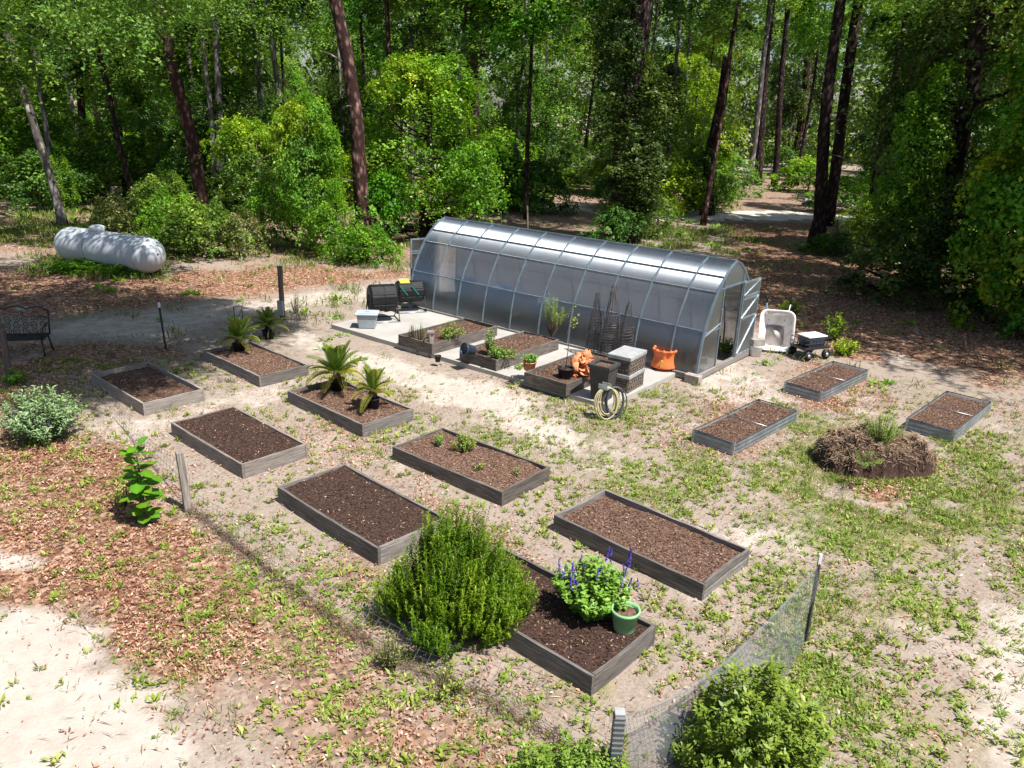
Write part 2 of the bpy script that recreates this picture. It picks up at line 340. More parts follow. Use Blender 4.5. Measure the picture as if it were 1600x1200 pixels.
Z_SAND = [  # polygon, softness, strength
    (gp([(-420, 925), (60, 955), (125, 985), (170, 1040), (240, 1090), (300, 1150), (340, 1300), (-420, 1300)]), 0.25, 1.0),
    (gp([(-60, 862), (50, 868), (70, 885), (-60, 893)]), 0.15, .9),
    (gp([(470, 520), (560, 545), (640, 560), (720, 590), (800, 608), (890, 655), (925, 690), (905, 715), (830, 690), (740, 650), (660, 625), (600, 590), (480, 545)]), 0.5, .85),
    (gp([(60, 505), (250, 478), (430, 462), (540, 448), (640, 432), (640, 455), (500, 478), (250, 535), (60, 530)]), 0.6, .62),
    (gp([(120, 640), (250, 650), (380, 600), (470, 590), (440, 640), (330, 640), (260, 690), (150, 700)]), 0.4, .55),
    (gp([(480, 660), (560, 690), (620, 720), (560, 740), (450, 720)]), 0.3, .4),
    (gp([(1440, 985), (1520, 930), (1900, 960), (1900, 1300), (1540, 1300), (1480, 1090)]), 0.6, .7),
    (gp([(1130, 560), (1230, 590), (1210, 640), (1080, 640), (1060, 600)]), 0.4, .6),
    (gp([(1100, 820), (1260, 830), (1290, 870), (1200, 880)]), 0.3, .6),
    (gp([(880, 660), (1000, 700), (990, 760), (900, 740)]), 0.4, .4),
    (gp([(760, 990), (900, 1060), (880, 1110), (740, 1060)]), 0.3, .4),
    (gp([(100, 1130), (400, 1130), (620, 1300), (100, 1300)]), 0.5, .5),
    (gp([(770, 318), (905, 318), (1000, 322), (1000, 330), (850, 330), (770, 326)]), 0.6, .9),
    (gp([(0, 283), (120, 285), (280, 300), (180, 306), (0, 300)]), 1.5, .6),
]
Z_LIT = [
    (gp([(-500, 700), (60, 680), (170, 690), (260, 760), (330, 830), (420, 900), (420, 990), (300, 1080), (180, 1040), (120, 970), (-500, 910)]), 0.4, 1.0),
    (gp([(330, 830), (420, 880), (540, 970), (680, 1060), (800, 1140), (860, 1300), (380, 1300), (300, 1130), (260, 1000)]), 0.6, .62),
    (gp([(500, 640), (600, 690), (760, 800), (860, 860), (800, 900), (560, 760), (430, 690)]), 0.5, .55),
    (gp([(560, 850), (820, 1010), (940, 1100), (860, 1130), (700, 1040), (500, 900)]), 0.4, .5),
    (gp([(-500, 400), (200, 425), (420, 415), (640, 420), (640, 432), (430, 462), (250, 478), (60, 500), (-500, 500)]), 1.0, .95),
    (gp([(-500, 520), (120, 530), (300, 540), (300, 570), (130, 580), (60, 690), (-500, 690)]), 0.6, .7),
    (gp([(1130, 345), (1330, 350), (1420, 420), (2300, 500), (2300, 600), (1560, 600), (1400, 560), (1320, 560), (1180, 500)]), 1.0, 1.0),
    (gp([(1200, 590), (1280, 560), (1380, 600), (1340, 650), (1250, 640)]), 0.5, .8),
    (gp([(1060, 640), (1180, 600), (1270, 650), (1160, 720), (1060, 700)]), 0.5, .6),
    (gp([(1270, 730), (1370, 690), (1480, 730), (1380, 790)]), 0.3, .9),
    (gp([(-300, 270), (2300, 270), (2300, 350), (1130, 345), (900, 400), (640, 420), (-300, 400)]), 2.0, .55),
]
Z_GRN = [
    (gp([(900, 700), (1080, 690), (1250, 650), (1400, 690), (2300, 640), (2300, 1300), (1000, 1300), (1130, 1000), (1250, 880), (1100, 800), (950, 760)]), 0.8, .85),
    (gp([(470, 470), (560, 455), (600, 480), (540, 500), (470, 500)]), 0.6, .8),
    (gp([(640, 660), (880, 650), (1090, 600), (1060, 680), (880, 740), (700, 700)]), 0.8, .5),
    (gp([(300, 800), (430, 830), (560, 900), (700, 1030), (1000, 1300), (480, 1300), (300, 1000)]), 0.8, .5),
    (gp([(-500, 318), (330, 330), (330, 395), (110, 380), (-500, 390)]), 1.0, 1.0),
    (gp([(60, 395), (260, 410), (270, 440), (60, 430)]), 0.5, 1.0),
    (gp([(800, 1050), (1010, 960), (1120, 900), (1180, 960), (1000, 1110), (880, 1130)]), 0.4, .8),
    (gp([(770, 265), (960, 265), (990, 315), (770, 315)]), 2.0, .7),
    (gp([(450, 390), (640, 385), (640, 420), (450, 420)]), 0.7, .6),
    (gp([(1000, 350), (1150, 350), (1130, 400), (1000, 390)]), 1.5, .8),
]
def zone(x, y, Z, seed):
    w = np.zeros_like(x)
    wob = (fbm(x, y, 0.9, seed) - 0.5) * 1.6 + (fbm(x, y, 4.0, seed + 5) - 0.5) * 0.7
    for poly, soft, st in Z:
        d = sdf(x, y, poly) + wob * max(0.35, soft * 1.4)
        w = np.maximum(w, st * np.clip(0.5 + d / (2 * soft), 0, 1))
    return w
def zones(x, y):
    s = zone(x, y, Z_SAND, 3); l = zone(x, y, Z_LIT, 31); g = zone(x, y, Z_GRN, 77)
    patch = fbm(x, y, 0.8, 51, 5); s = np.maximum(s, 0.6 * np.clip((patch - 0.62) * 5, 0, 1) * (y < 22))
    g = g * np.clip((fbm(x, y, 1.3, 91, 4) - 0.30) * 4, 0, 1)
    l = l * (1 - 0.85 * s)
    return s, l, g * (1 - 0.6 * s)
def relief(x, y):
    return (fbm(x, y, 0.7, 5, 3) - 0.5) * 0.05 * np.clip((28 - y) / 6, 0.3, 1)

def groundmat():
    m, nt, bs, out = newmat('ground')
    A = {k: N(nt, 'Attribute', attribute_name=k).outputs['Fac'] for k in ('sand', 'litter', 'green')}
    v = coord(nt, (1, 1, 1))
    n1 = noise(nt, v, 3.0, 8, 0.7); n2 = noise(nt, v, 26, 5, 0.7); n3 = noise(nt, v, 0.9, 4)
    dirt = ramp(nt, n2, [(0.25, (0.12, 0.082, 0.06)), (0.5, (0.27, 0.215, 0.175)), (0.75, (0.41, 0.365, 0.32))])
    dirt = mixc(nt, ramp(nt, n1, [(0.35, (0, 0, 0)), (0.75, (1, 1, 1))]), dirt, (0.33, 0.28, 0.24))
    sand = ramp(nt, n1, [(0.25, (0.35, 0.295, 0.255)), (0.6, (0.485, 0.425, 0.38))])
    sand = mixc(nt, ramp(nt, n2, [(0.28, (0.5, 0.5, 0.5)), (0.42, (0, 0, 0))]), sand, (0.32, 0.24, 0.19))
    vo = N(nt, 'TexVoronoi'); vo.inputs['Scale'].default_value = 17; nt.links.new(mixc(nt, 0.04, v, n2), vo.inputs['Vector'])
    sp = N(nt, 'SeparateColor'); nt.links.new(vo.outputs['Color'], sp.inputs[0])
    lit = ramp(nt, sp.outputs[0], [(0.0, (0.09, 0.042, 0.028)), (0.35, (0.21, 0.105, 0.065)), (0.7, (0.34, 0.20, 0.13)), (1.0, (0.50, 0.36, 0.27))])
    lit = mixc(nt, n2, mixc(nt, 0.4, lit, (0.4, 0.33, 0.3), 'MULTIPLY'), lit)
    n5 = noise(nt, v, 7.0, 6, 0.75)
    grn = ramp(nt, n5, [(0.3, (0.11, 0.115, 0.03)), (0.45, (0.21, 0.20, 0.07)), (0.58, (0.30, 0.25, 0.16)), (0.75, (0.40, 0.345, 0.26))])
    def edge(a, lo, hi):
        ad = N(nt, 'Math', operation='ADD'); nt.links.new(a, ad.inputs[0])
        sb = N(nt, 'Math', operation='MULTIPLY_ADD'); nt.links.new(n1, sb.inputs[0]); sb.inputs[1].default_value = 0.9; sb.inputs[2].default_value = -0.45
        nt.links.new(sb.outputs[0], ad.inputs[1])
        mr = N(nt, 'MapRange'); mr.inputs[1].default_value = lo; mr.inputs[2].default_value = hi; nt.links.new(ad.outputs[0], mr.inputs[0]); return mr.outputs[0]
    c = mixc(nt, edge(A['green'], 0.35, 0.95), dirt, grn)
    c = mixc(nt, edge(A['litter'], 0.25, 0.75), c, lit)
    c = mixc(nt, edge(A['sand'], 0.3, 0.7), c, sand)
    nt.links.new(c, bs.inputs['Base Color']); bs.inputs['Roughness'].default_value = 0.95; bs.inputs['Specular IOR Level'].default_value = 0.1
    hh = mixc(nt, 0.5, n2, n1); bump(nt, bs, hh, 0.7, 0.04); return m

def axis(segs):
    out = [segs[0][0]]
    for a, b, d in segs:
        k = max(1, int(round((b - a) / d))); out += list(np.linspace(a, b, k + 1)[1:])
    return np.array(out)
gx = axis([(-600, -60, 60), (-60, -26, 2.0), (-26, -12, 0.35), (-12, 12, 0.12), (12, 30, 0.4), (30, 70, 2.5), (70, 600, 60)])
gy = axis([(-120, -10, 20), (-10, 3, 1.3), (3, 18, 0.11), (18, 30, 0.2), (30, 62, 0.45), (62, 160, 3), (160, 900, 70)])
GX, GY = np.meshgrid(gx, gy); fx, fy = GX.ravel(), GY.ravel()
zs, zl, zg = zones(fx, fy)
nx, ny = len(gx), len(gy)
ii = (np.arange(ny - 1)[:, None] * nx + np.arange(nx - 1)[None, :]).ravel()
me = npm('ground', np.stack([fx, fy, relief(fx, fy) - 0.012], 1), np.stack([ii, ii + 1, ii + nx + 1, ii + nx], 1), smooth=True, attrs={'sand': zs, 'litter': zl, 'green': zg})
ground = kind(obj('ground', me, groundmat()), 'structure')

# sandy road beyond the greenhouse
def strip(name, pts, w, mat, z=0.03):
    P = [at(*p) for p in pts]; m = MB(); V = []; n = len(P); K = 14; C = []
    for i in range(n - 1):
        for k in range(K): C.append(P[i].lerp(P[i + 1], k / K))
    C.append(P[-1]); L = []
    for i, p in enumerate(C):
        t = C[min(i + 1, len(C) - 1)] - C[max(i - 1, 0)]; q = Vector((-t.y, t.x, 0)).normalized(); L.append((p, q))
    for (p, q) in L:
        for s, r in ((-1, 0.0), (-0.9, 1), (0, 1.15), (0.9, 1), (1, 0.0)):
            V.append(p + q * (w / 2) * (s + (rnd.uniform(-.22, .22) if abs(s) > .5 else 0)) + Vector((0, 0, z * r - (0.05 if r == 0 else 0) + 0.02)))
    F = [(i * 5 + k, i * 5 + k + 1, i * 5 + 6 + k, i * 5 + 5 + k) for i in range(len(L) - 1) for k in range(4)]
    m.add(V, F, True); return kind(obj(name, m, mat), 'structure')
M['road'] = pmat('road', (0.42, 0.37, 0.33), (0.66, 0.61, 0.56), 1.2, 0.95, 0.5, lo=0.3, hi=0.62)
M['path'] = pmat('path', (0.14, 0.11, 0.06), (0.34, 0.28, 0.19), 1.2, 0.95, 0.5, lo=0.3, hi=0.62)
strip('sand_road', [(1000, 337), (1130, 337), (1240, 336), (1345, 340), (1480, 352), (1640, 370)], 4.2, M['road'])

# ------------------------------------------------------------------ leaf clouds
def unit(a): return a / (np.linalg.norm(a, axis=1, keepdims=True) + 1e-9)
def leafcloud(C, Nn, size, rng, asp=0.5, fold=0.12, T=None):
    n = len(C); Nn = unit(Nn)
    t = rng.normal(size=(n, 3)) if T is None else T
    t = unit(t - Nn * np.sum(t * Nn, 1, keepdims=True)); b = np.cross(Nn, t)
    s = np.broadcast_to(np.asarray(size, float), (n,))[:, None]
    V = np.stack([C - t * s * .5, C + b * s * asp * .5 + Nn * s * fold, C + t * s * .5, C - b * s * asp * .5 + Nn * s * fold], 1).reshape(-1, 3)
    return V, np.arange(4 * n).reshape(-1, 4)
def sph(n, rng): return unit(rng.normal(size=(n, 3)))
def crown_mesh(name, radii, ncl, nlf, size, seed, asp=0.55, shell=0.45, rc=0.24, flat=0.5, up=0.8, low=-0.9, tintb=0.45, lobes=6, vert=0.0):
    rng = np.random.default_rng(seed); R = np.array(radii)
    D = sph(ncl * 3, rng); D = D[D[:, 2] > low][:ncl]; ncl = len(D)
    lob = sph(lobes, rng); amp = rng.uniform(-.45, .35, lobes)
    hol = sph(5, rng); keep = (np.clip(D @ hol.T - .72, 0, 1) * 3.2).max(1) < rng.random(ncl) + .12; D = D[keep]; ncl = len(D)
    f = 1 + (np.clip(D @ lob.T, 0, 1) ** 3 * amp).sum(1)
    r = (shell + (1 - shell) * rng.random(ncl) ** .6) * f
    CC = D * r[:, None] * R; mr = R.mean() * rc
    cs = mr * rng.uniform(.5, 1.5, ncl)
    k = np.repeat(np.arange(ncl), nlf); n = len(k)
    A = unit(unit(CC / R) * (.9 if vert else .45) + np.array([0, 0, .45 if vert else .85]) + rng.normal(size=(ncl, 3)) * .22)
    T1 = unit(np.cross(A, rng.normal(size=(ncl, 3)))); T2 = np.cross(A, T1); el = rng.uniform(.6, 1.0, ncl)
    q = np.sqrt(rng.random(n)) * (1 + .35 * np.clip(rng.normal(size=n), -1, 2)); th = rng.uniform(0, 2 * math.pi, n); th = th + .5 * np.sin(th * 3 + k)
    rr_ = q * cs[k]
    P = CC[k] + T1[k] * (rr_ * np.cos(th))[:, None] + T2[k] * (rr_ * np.sin(th) * el[k])[:, None] + A[k] * ((rng.normal(size=n) * .16 - .42 * q * q) * cs[k] * flat * 2)[:, None]
    P[:, 2] -= .18 * q * q * cs[k]
    Nn = A[k] + rng.normal(size=(n, 3)) * .5 + np.array([0, 0, .25 * up])
    T = None
    if vert: T = rng.normal(size=(n, 3)) * .5 + np.array([0, 0, -vert])
    V, F = leafcloud(P, Nn, size * rng.uniform(.6, 1.45, n), rng, asp, T=T)
    ti = np.clip(tintb + rng.normal(size=n) * .17 + rng.normal(size=ncl)[k] * .20 + (.5 - q) * .12, 0, 1)
    return npm(name, V, F, np.repeat(ti, 4)), CC
CR = {}
CR['oak'] = crown_mesh('oak_crown', (4.6, 4.6, 2.9), 105, 170, 0.15, 1, rc=.28)
CR['oak2'] = crown_mesh('oak_crown_b', (4.2, 5.0, 2.6), 100, 170, 0.15, 2, rc=.28)
CR['broad'] = crown_mesh('broad_crown', (3.3, 3.0, 4.2), 170, 170, 0.145, 3, shell=0.55, rc=.22, low=-.85, tintb=.5)
CR['mid'] = crown_mesh('mid_crown', (3.4, 3.2, 5.2), 80, 170, 0.20, 4, shell=.35, rc=.25)
CR['mid2'] = crown_mesh('mid_crown_b', (3.0, 3.6, 4.4), 80, 170, 0.20, 5, shell=.35, rc=.25)
CR['mid3'] = crown_mesh('mid_crown_c', (2.4, 2.4, 6.4), 80, 170, 0.20, 6, shell=.3, rc=.24)
CR['pine'] = crown_mesh('pine_crown', (3.2, 3.2, 3.4), 70, 130, 0.36, 7, asp=.10, flat=.7, rc=.24, up=.3, shell=.3)
CR['bush'] = crown_mesh('bush_crown', (1.7, 1.6, 1.25), 80, 110, 0.115, 8, shell=.45, rc=.27, low=-.5)
CR['bush2'] = crown_mesh('bush_crown_b', (1.4, 1.8, 1.6), 80, 110, 0.115, 9, shell=.4, rc=.27, low=-.6)
CR['vine'] = crown_mesh('vine_crown', (1.25, 1.25, 4.6), 110, 130, 0.13, 10, shell=.45, rc=.22, up=.45, vert=.6)
CR['curtain'] = crown_mesh('curtain_crown', (2.6, 2.4, 5.6), 165, 190, 0.145, 12, shell=.55, rc=.21, up=.55, vert=.5, asp=.7)

def trunk_mb(path, r0, r1, n=12, jit=0.07, flare=1.35):
    m = MB(); P = [Vector(p) for p in path]; L = len(P); K = 8; C = []; R = []
    tot = (L - 1) * K
    for i in range(L - 1):
        for k in range(K): C.append(P[i].lerp(P[i + 1], k / K))
    C.append(P[-1])
    ph = rnd.uniform(0, 9)
    for i, p in enumerate(C):
        t = i / tot; R.append((r0 * (1 - t) + r1 * t) * (1 + (flare - 1) * max(0, 1 - t * 14)))
        p.x += math.sin(t * 7 + ph) * r0 * .35 * t * (1 - t) * 4; p.y += math.cos(t * 5 + ph) * r0 * .3 * t * (1 - t) * 4
    m.tube(C, R, n, jit=jit); return m
def tree(name, label, base, bends, r0, r1, bark, crowns, group=None, limbs=5, cat='tree', flare=1.35):
    """base world point; bends: world points the trunk runs through; crowns: (template, leaf material, centre, scale xyz, rz)"""
    b = Vector(base); b.z = -0.05
    t = thing(name, label, cat, b, 0, group)
    path = [Vector((0, 0, 0))] + [Vector(p) - b for p in bends]
    obj('trunk', trunk_mb(path, r0, r1, flare=flare), M[bark], t)
    for (tp, lm, c, sc, rz) in crowns:
        me, CC = CR[tp]; key = tp + lm
        if not me.materials: me.materials.append(None)
        o = obj('crown', me, None, t); o.material_slots[0].link = 'OBJECT'; o.material_slots[0].material = M[lm]; o.location = Vector(c) - b; o.scale = sc; o.rotation_euler = (0, 0, rz)
        if limbs:
            R3 = Matrix.Rotation(rz, 3, 'Z')
            for k in range(limbs):
                q = Vector(CC[(k * 37) % len(CC)]); q = R3 @ Vector((q.x * sc[0], q.y * sc[1], q.z * sc[2])) + Vector(c) - b
                s0 = path[-1].lerp(path[-2], rnd.uniform(0, .5)) if len(path) > 1 else Vector((0, 0, 1))
                # leave the trunk below the leaves
                zz = min(max(q.z - (q.xy - s0.xy).length * .55, 0.4), path[-1].z * .98); s0 = on_path(path, zz)
                mid = s0.lerp(q, .5) + Vector((0, 0, -.12 * (q - s0).length)); rr = max(.025, r0 * .28)
                obj('limb', MB().tube([s0, mid, q], [rr, rr * .6, rr * .22], 6), M[bark], t)
    return t
CRM = {}
def on_path(path, z):
    for a, b in zip(path, path[1:]):
        if a.z <= z <= b.z: return a.lerp(b, (z - a.z) / max(1e-6, b.z - a.z))
    return path[-1].copy()
def rise(pu, pv, Y, ztop):
    """a point on the trunk seen at a pixel, and the trunk's run on up to ztop"""
    return at(pu, pv, Y=Y)
def ptree(name, label, base_px, top_px, r0, r1, bark, H, crowns=(), group=None, dy=0.0, mid_px=None, limbs=5, flare=1.35):
    b = at(*base_px); Y = b.y + dy; q = at(*top_px, Y=Y); mids = []
    if mid_px: mids = [at(*m, Y=b.y + dy * .5) for m in mid_px]
    last = mids[-1] if mids else b
    d = (q - last).normalized(); bends = mids + [q]
    if H > q.z: bends.append(q + d * ((H - q.z) / max(.3, d.z)))
    tp = bends[-1]; cr = []
    for (tpn, lm, off, sc, rz) in crowns: cr.append((tpn, lm, tp + Vector(off), sc, rz))
    t = tree(name, label, b, bends, r0, r1, bark, cr, group, limbs, flare=flare)
    if name in ('pine_tree', 'snag'):
        pth = [Vector((0, 0, 0))] + [Vector(p) - t.location for p in bends]; rs = random.Random(int(base_px[0]))
        for k in range(7):
            p = on_path(pth, rs.uniform(2.2, 9.5)); a = rs.uniform(0, 6.28); d = Vector((math.cos(a), math.sin(a), rs.uniform(-.1, .5))); l = rs.uniform(.4, 1.3)
            obj('branch_stub', MB().tube([p, p + d * l * .6, p + d * l + Vector((0, 0, -.1 * l))], [.045, .03, .012], 6), M['bark_grey'], t)
    return t

# ------------------------------------------------------------------ concrete slab
GA = math.radians(38.2)
gxv = Vector((math.cos(GA), -math.sin(GA), 0)); gyv = Vector((math.sin(GA), math.cos(GA), 0))
sf = at(948, 640, 0.0)
SL, SW = 8.75, 3.3
m = MB(); NXs = 24
def slabpt(i, z):
    return None
sl = MB()
for (x0, x1) in ((-SL, -5.62), (-5.61, -2.72), (-2.71, 0.0)):   # three poured bays with joints
    sl.box(((x0 + x1) / 2, SW / 2, 0.03), (x1 - x0, SW, 0.14))
slab = kind(obj('concrete_slab', sl, M['concrete'], loc=(sf.x, sf.y, 0), rz=-GA, bevel=0.008), 'structure')
SZ = 0.10
ck = MB(); pr = None
for k in range(15):
    t = k / 14; p = (-0.35 - 1.25 * t + rnd.uniform(-.05, .05), 1.55 + t * 1.4, 0.1015)
    if pr: ck.add([(pr[0] - .006, pr[1], .1022), (pr[0] + .008, pr[1], .1022), (p[0] + .008, p[1], .1022), (p[0] - .006, p[1], .1022)], [(0, 1, 2, 3)])
    pr = p
obj('crack', ck, M['charcoal'], slab)

# ------------------------------------------------------------------ raised beds
def chips(n, hx, hy, z, seed, size=(0.014, 0.05), tb=0.42, ts=0.22, rel=None):
    rng = np.random.default_rng(seed); x = rng.uniform(-hx, hx, n); y = rng.uniform(-hy, hy, n)
    zz = z + (rel(x, y) if rel else 0) + rng.uniform(.002, .014, n)
    P = np.stack([x, y, zz], 1); Nn = rng.normal(size=(n, 3)) * .38 + np.array([0, 0, 1])
    V, F = leafcloud(P, Nn, rng.uniform(size[0], size[1], n), rng, .42, .05)
    return npm('wood_chips', V, F, np.repeat(np.where(rng.random(n) < .07, rng.uniform(.82, 1, n), np.clip(rng.normal(tb, ts, n), 0, .93)), 4))
def soil(hx, hy, z, seed, bmp=0.045):
    nx_, ny_ = 28, 16; m = MB(); r = np.random.default_rng(seed)
    def fn(a, b):
        x = (a * 2 - 1) * hx; y = (b * 2 - 1) * hy
        return (x, y, z + float(relz(x, y, seed, bmp)))
    m.grid(fn, nx_, ny_); return m
def relz(x, y, seed, bmp):
    x = np.asarray(x, float); y = np.asarray(y, float)
    return (fbm(x + 50, y + 50, 1.6, seed, 3) - .5) * bmp * 2.2 + (fbm(x + 50, y + 50, 9, seed, 2) - .5) * bmp * .6
def board(parent, c, L, T, H, rz, mat, seed, name='board'):
    r = random.Random(seed); m = MB(); n = 10; V = []
    bow = r.uniform(-.02, .02)
    for i in range(n + 1):
        t = i / n; x = (t - .5) * L; w = math.sin(math.pi * t) * bow
        for (yy, zz) in ((-T / 2, 0), (T / 2, 0), (T / 2, H), (-T / 2, H)):
            V.append((x, yy + w + r.uniform(-.002, .002), zz + (r.uniform(-.006, .005) if zz else 0)))
    F = [(i * 4 + k, i * 4 + (k + 1) % 4, i * 4 + 4 + (k + 1) % 4, i * 4 + 4 + k) for i in range(n) for k in range(4)]
    F = [tuple(reversed(f)) for f in F] + [(0, 1, 2, 3), tuple(n * 4 + k for k in (3, 2, 1, 0))]
    m.add(V, F); return obj(name, m, mat, parent, c, rz, bevel=0.004)
def wood_bed(label, X, Y, rz, L, W, H, mat, soilm, seed, fill=0.05, z0=0.0, nchips=2600, tb=.4, stacked=False, dark_first=0):
    t = thing('raised_bed', label, 'raised bed', (X, Y, z0), rz, 'timber raised beds')
    T = 0.042; hs = [(0.0, H)] if not stacked else [(0, H / 2 - .004), (H / 2, H / 2)]
    for q, (zb, hh) in enumerate(hs):
        zb -= 0.03 if zb == 0 and z0 == 0 else 0; hh += 0.03 if zb < 0 else 0
        for s in (-1, 1):
            board(t, (0, s * (W / 2 - T / 2), zb), L, T, hh, 0, mat, seed * 10 + q * 4 + s)
            board(t, (s * (L / 2 - T / 2), 0, zb), W - 2 * T - .004, T, hh, math.pi / 2, mat, seed * 10 + q * 4 + s + 40)
    hx, hy = L / 2 - T - .002, W / 2 - T - .002; zs_ = H - fill
    obj('soil', soil(hx, hy, zs_, seed), soilm, t)
    c = obj('wood_chips', chips(nchips, hx * .98, hy * .97, zs_, seed, tb=tb, rel=lambda x, y: relz(x, y, seed, .045)), M['chips'], t); c['kind'] = 'stuff'
    return t
BEDS = {}
def yard_bed(i, X, Y, a, *args, **kw):
    a = math.radians(a); L, W = 2.44, 1.22
    ul = Vector((-math.cos(a), math.sin(a), 0)); us = Vector((math.sin(a), math.cos(a), 0)); c = Vector((X, Y, 0)) + ul * (L / 2) + us * (W / 2)
    BEDS[i] = wood_bed(args[0], c.x, c.y, -a, L, W, 0.238, *args[1:], **kw); BEDS[i]['c'] = 0; del BEDS[i]['c']; return BEDS[i]
yard_bed(0, -6.932, 13.795, 41.4, 'pale timber raised bed half in tree shade, nearest the iron bench', M['wood_light'], M['soil_brown'], 1, tb=.5, nchips=2400, fill=.085)
yard_bed(1, -5.311, 15.602, 42.2, 'timber raised bed whose back end two dark potted sago palms stand at', M['wood_mid'], M['soil_brown'], 2, tb=.72, nchips=3200, fill=.07)
yard_bed(2, -2.674, 13.169, 41.8, 'timber raised bed holding two yellowing sago palms in black pots', M['wood_mid'], M['soil_brown'], 3, tb=.72, nchips=3200)
yard_bed(3, -4.235, 11.325, 41.8, 'pale timber raised bed of bare dark soil beside the short weathered post', M['wood_light'], M['soil_dark'], 4, tb=.32, nchips=2400, fill=.035)
yard_bed(4, -1.666, 8.979, 42.5, 'raised bed of bare dark soil with its near end behind the rosemary', M['wood_mid'], M['soil_dark'], 5, tb=.33, nchips=2200)
yard_bed(5, -0.085, 10.733, 38.6, 'dark timber raised bed with scattered small seedlings and one leafy clump', M['wood_dark'], M['soil_brown'], 6, tb=.70, nchips=3000, fill=.06)
yard_bed(6, 2.472, 8.431, 42.5, 'two-plank-high raised bed of brown chips right of the purple salvia', M['wood_mid'], M['soil_brown'], 7, tb=.55, nchips=3400, fill=.075, stacked=True)
yard_bed(7, 0.943, 6.665, 41.4, 'nearest raised bed, holding the rosemary, the purple salvia and a green pot', M['wood_mid'], M['soil_dark'], 8, tb=.36, nchips=3600, fill=.06)
def patio_bed(fx_, fy_, ang, L, W, label, seed, **kw):
    a = math.radians(ang); lx = Vector((math.cos(a), math.sin(a), 0)); ly = Vector((-math.sin(a), math.cos(a), 0))
    c = Vector((fx_, fy_, 0)) + lx * (L / 2) + ly * (W / 2)
    return wood_bed(label, c.x, c.y, a, L, W, 0.27, M['wood_dark'], M['soil_brown'], seed, z0=SZ, **kw)
P1 = at(675, 537.5, .37); P2 = at(775.5, 562.7, .37); P3 = at(885.3, 600, .37)
patio_bed(P1.x, P1.y, 52, 2.44, 1.16, 'dark timber bed on the concrete slab nearest the black compost tumblers', 9, tb=.42)
patio_bed(P2.x, P2.y, 52, 2.44, 1.12, 'middle one of three dark timber beds on the concrete slab', 10, tb=.48)
patio_bed(P3.x, P3.y, 52, 2.40, 1.12, 'dark timber bed on the slab heaped with orange terracotta shards', 11, tb=.48)

def metal_bed(label, fx_, fy_, ang, L, W, seed, tb):
    a = math.radians(ang); lx = Vector((math.cos(a), math.sin(a), 0)); ly = Vector((-math.sin(a), math.cos(a), 0)); H = .235
    c = Vector((fx_, fy_, 0)) + lx * (L / 2) + ly * (W / 2)
    t = thing('metal_bed', label, 'raised bed', (c.x, c.y, 0), a, 'galvanised raised beds')
    def panel(L_, loc, rz):
        m = MB(); prof = []; nn = 24
        for i in range(nn + 1):
            z = H * i / nn; ph = (z / H * 3) % 1; prof.append((.016 * (math.sin(math.pi * min(1, max(0, (ph - .15) / .7))) ** .6 if .15 < ph < .85 else 0), z - .02))
        V = [(x, -d, z) for x in (-L_ / 2, L_ / 2) for d, z in prof] + [(x, .012, z) for x in (-L_ / 2, L_ / 2) for d, z in (prof[0], prof[-1])]
        k = nn + 1; F = [(i, k + i, k + i + 1, i + 1) for i in range(nn)] + [(2 * k, 2 * k + 1, 2 * k + 3, 2 * k + 2), (nn, k + nn, 2 * k + 3, 2 * k + 1)]
        m.add(V, F, True); obj('panel', m, M['galv_bed'], t, loc, rz)
    panel(L - .06, (0, -W / 2, 0), 0); panel(L - .06, (0, W / 2, 0), math.pi); panel(W - .06, (L / 2, 0, 0), math.pi / 2); panel(W - .06, (-L / 2, 0, 0), -math.pi / 2)
    for sx in (-1, 1):
        for sy in (-1, 1):
            m = MB(); m.box((sx * (L / 2 - .012), sy * (W / 2 + .004), H / 2), (.055, .012, H + .03)); m.box((sx * (L / 2 + .004), sy * (W / 2 - .018), H / 2), (.012, .055, H + .03)); obj('corner_post', m, M['galv'], t, bevel=.003)
    for s in (-1, 1):
        obj('rim', MB().tube([(-L / 2, s * W / 2, H), (L / 2, s * W / 2, H)], .011, 8), M['charcoal'], t)
        obj('rim', MB().tube([(s * L / 2, -W / 2, H), (s * L / 2, W / 2, H)], .011, 8), M['charcoal'], t)
    obj('brace_rod', MB().tube([(0, -W / 2, H - .012), (0, W / 2, H - .012)], .009, 6), M['galv'], t)
    hx, hy = L / 2 - .012, W / 2 - .012
    obj('soil', soil(hx, hy, H - .045, seed, .025), M['soil_brown'], t)
    c = obj('wood_chips', chips(2300, hx * .98, hy * .97, H - .045, seed, tb=tb, rel=lambda x, y: relz(x, y, seed, .025)), M['chips'], t); c['kind'] = 'stuff'
metal_bed('corrugated metal raised bed nearest the concrete slab', 4.01, 12.98, 46.5, 2.5, .85, 21, .40)
metal_bed('corrugated metal raised bed just below the black garden cart', 6.66, 16.01, 45.5, 2.44, .85, 22, .46)
metal_bed('corrugated metal raised bed farthest right, beyond the straw mound', 8.48, 14.0, 46.5, 2.46, .88, 23, .48)

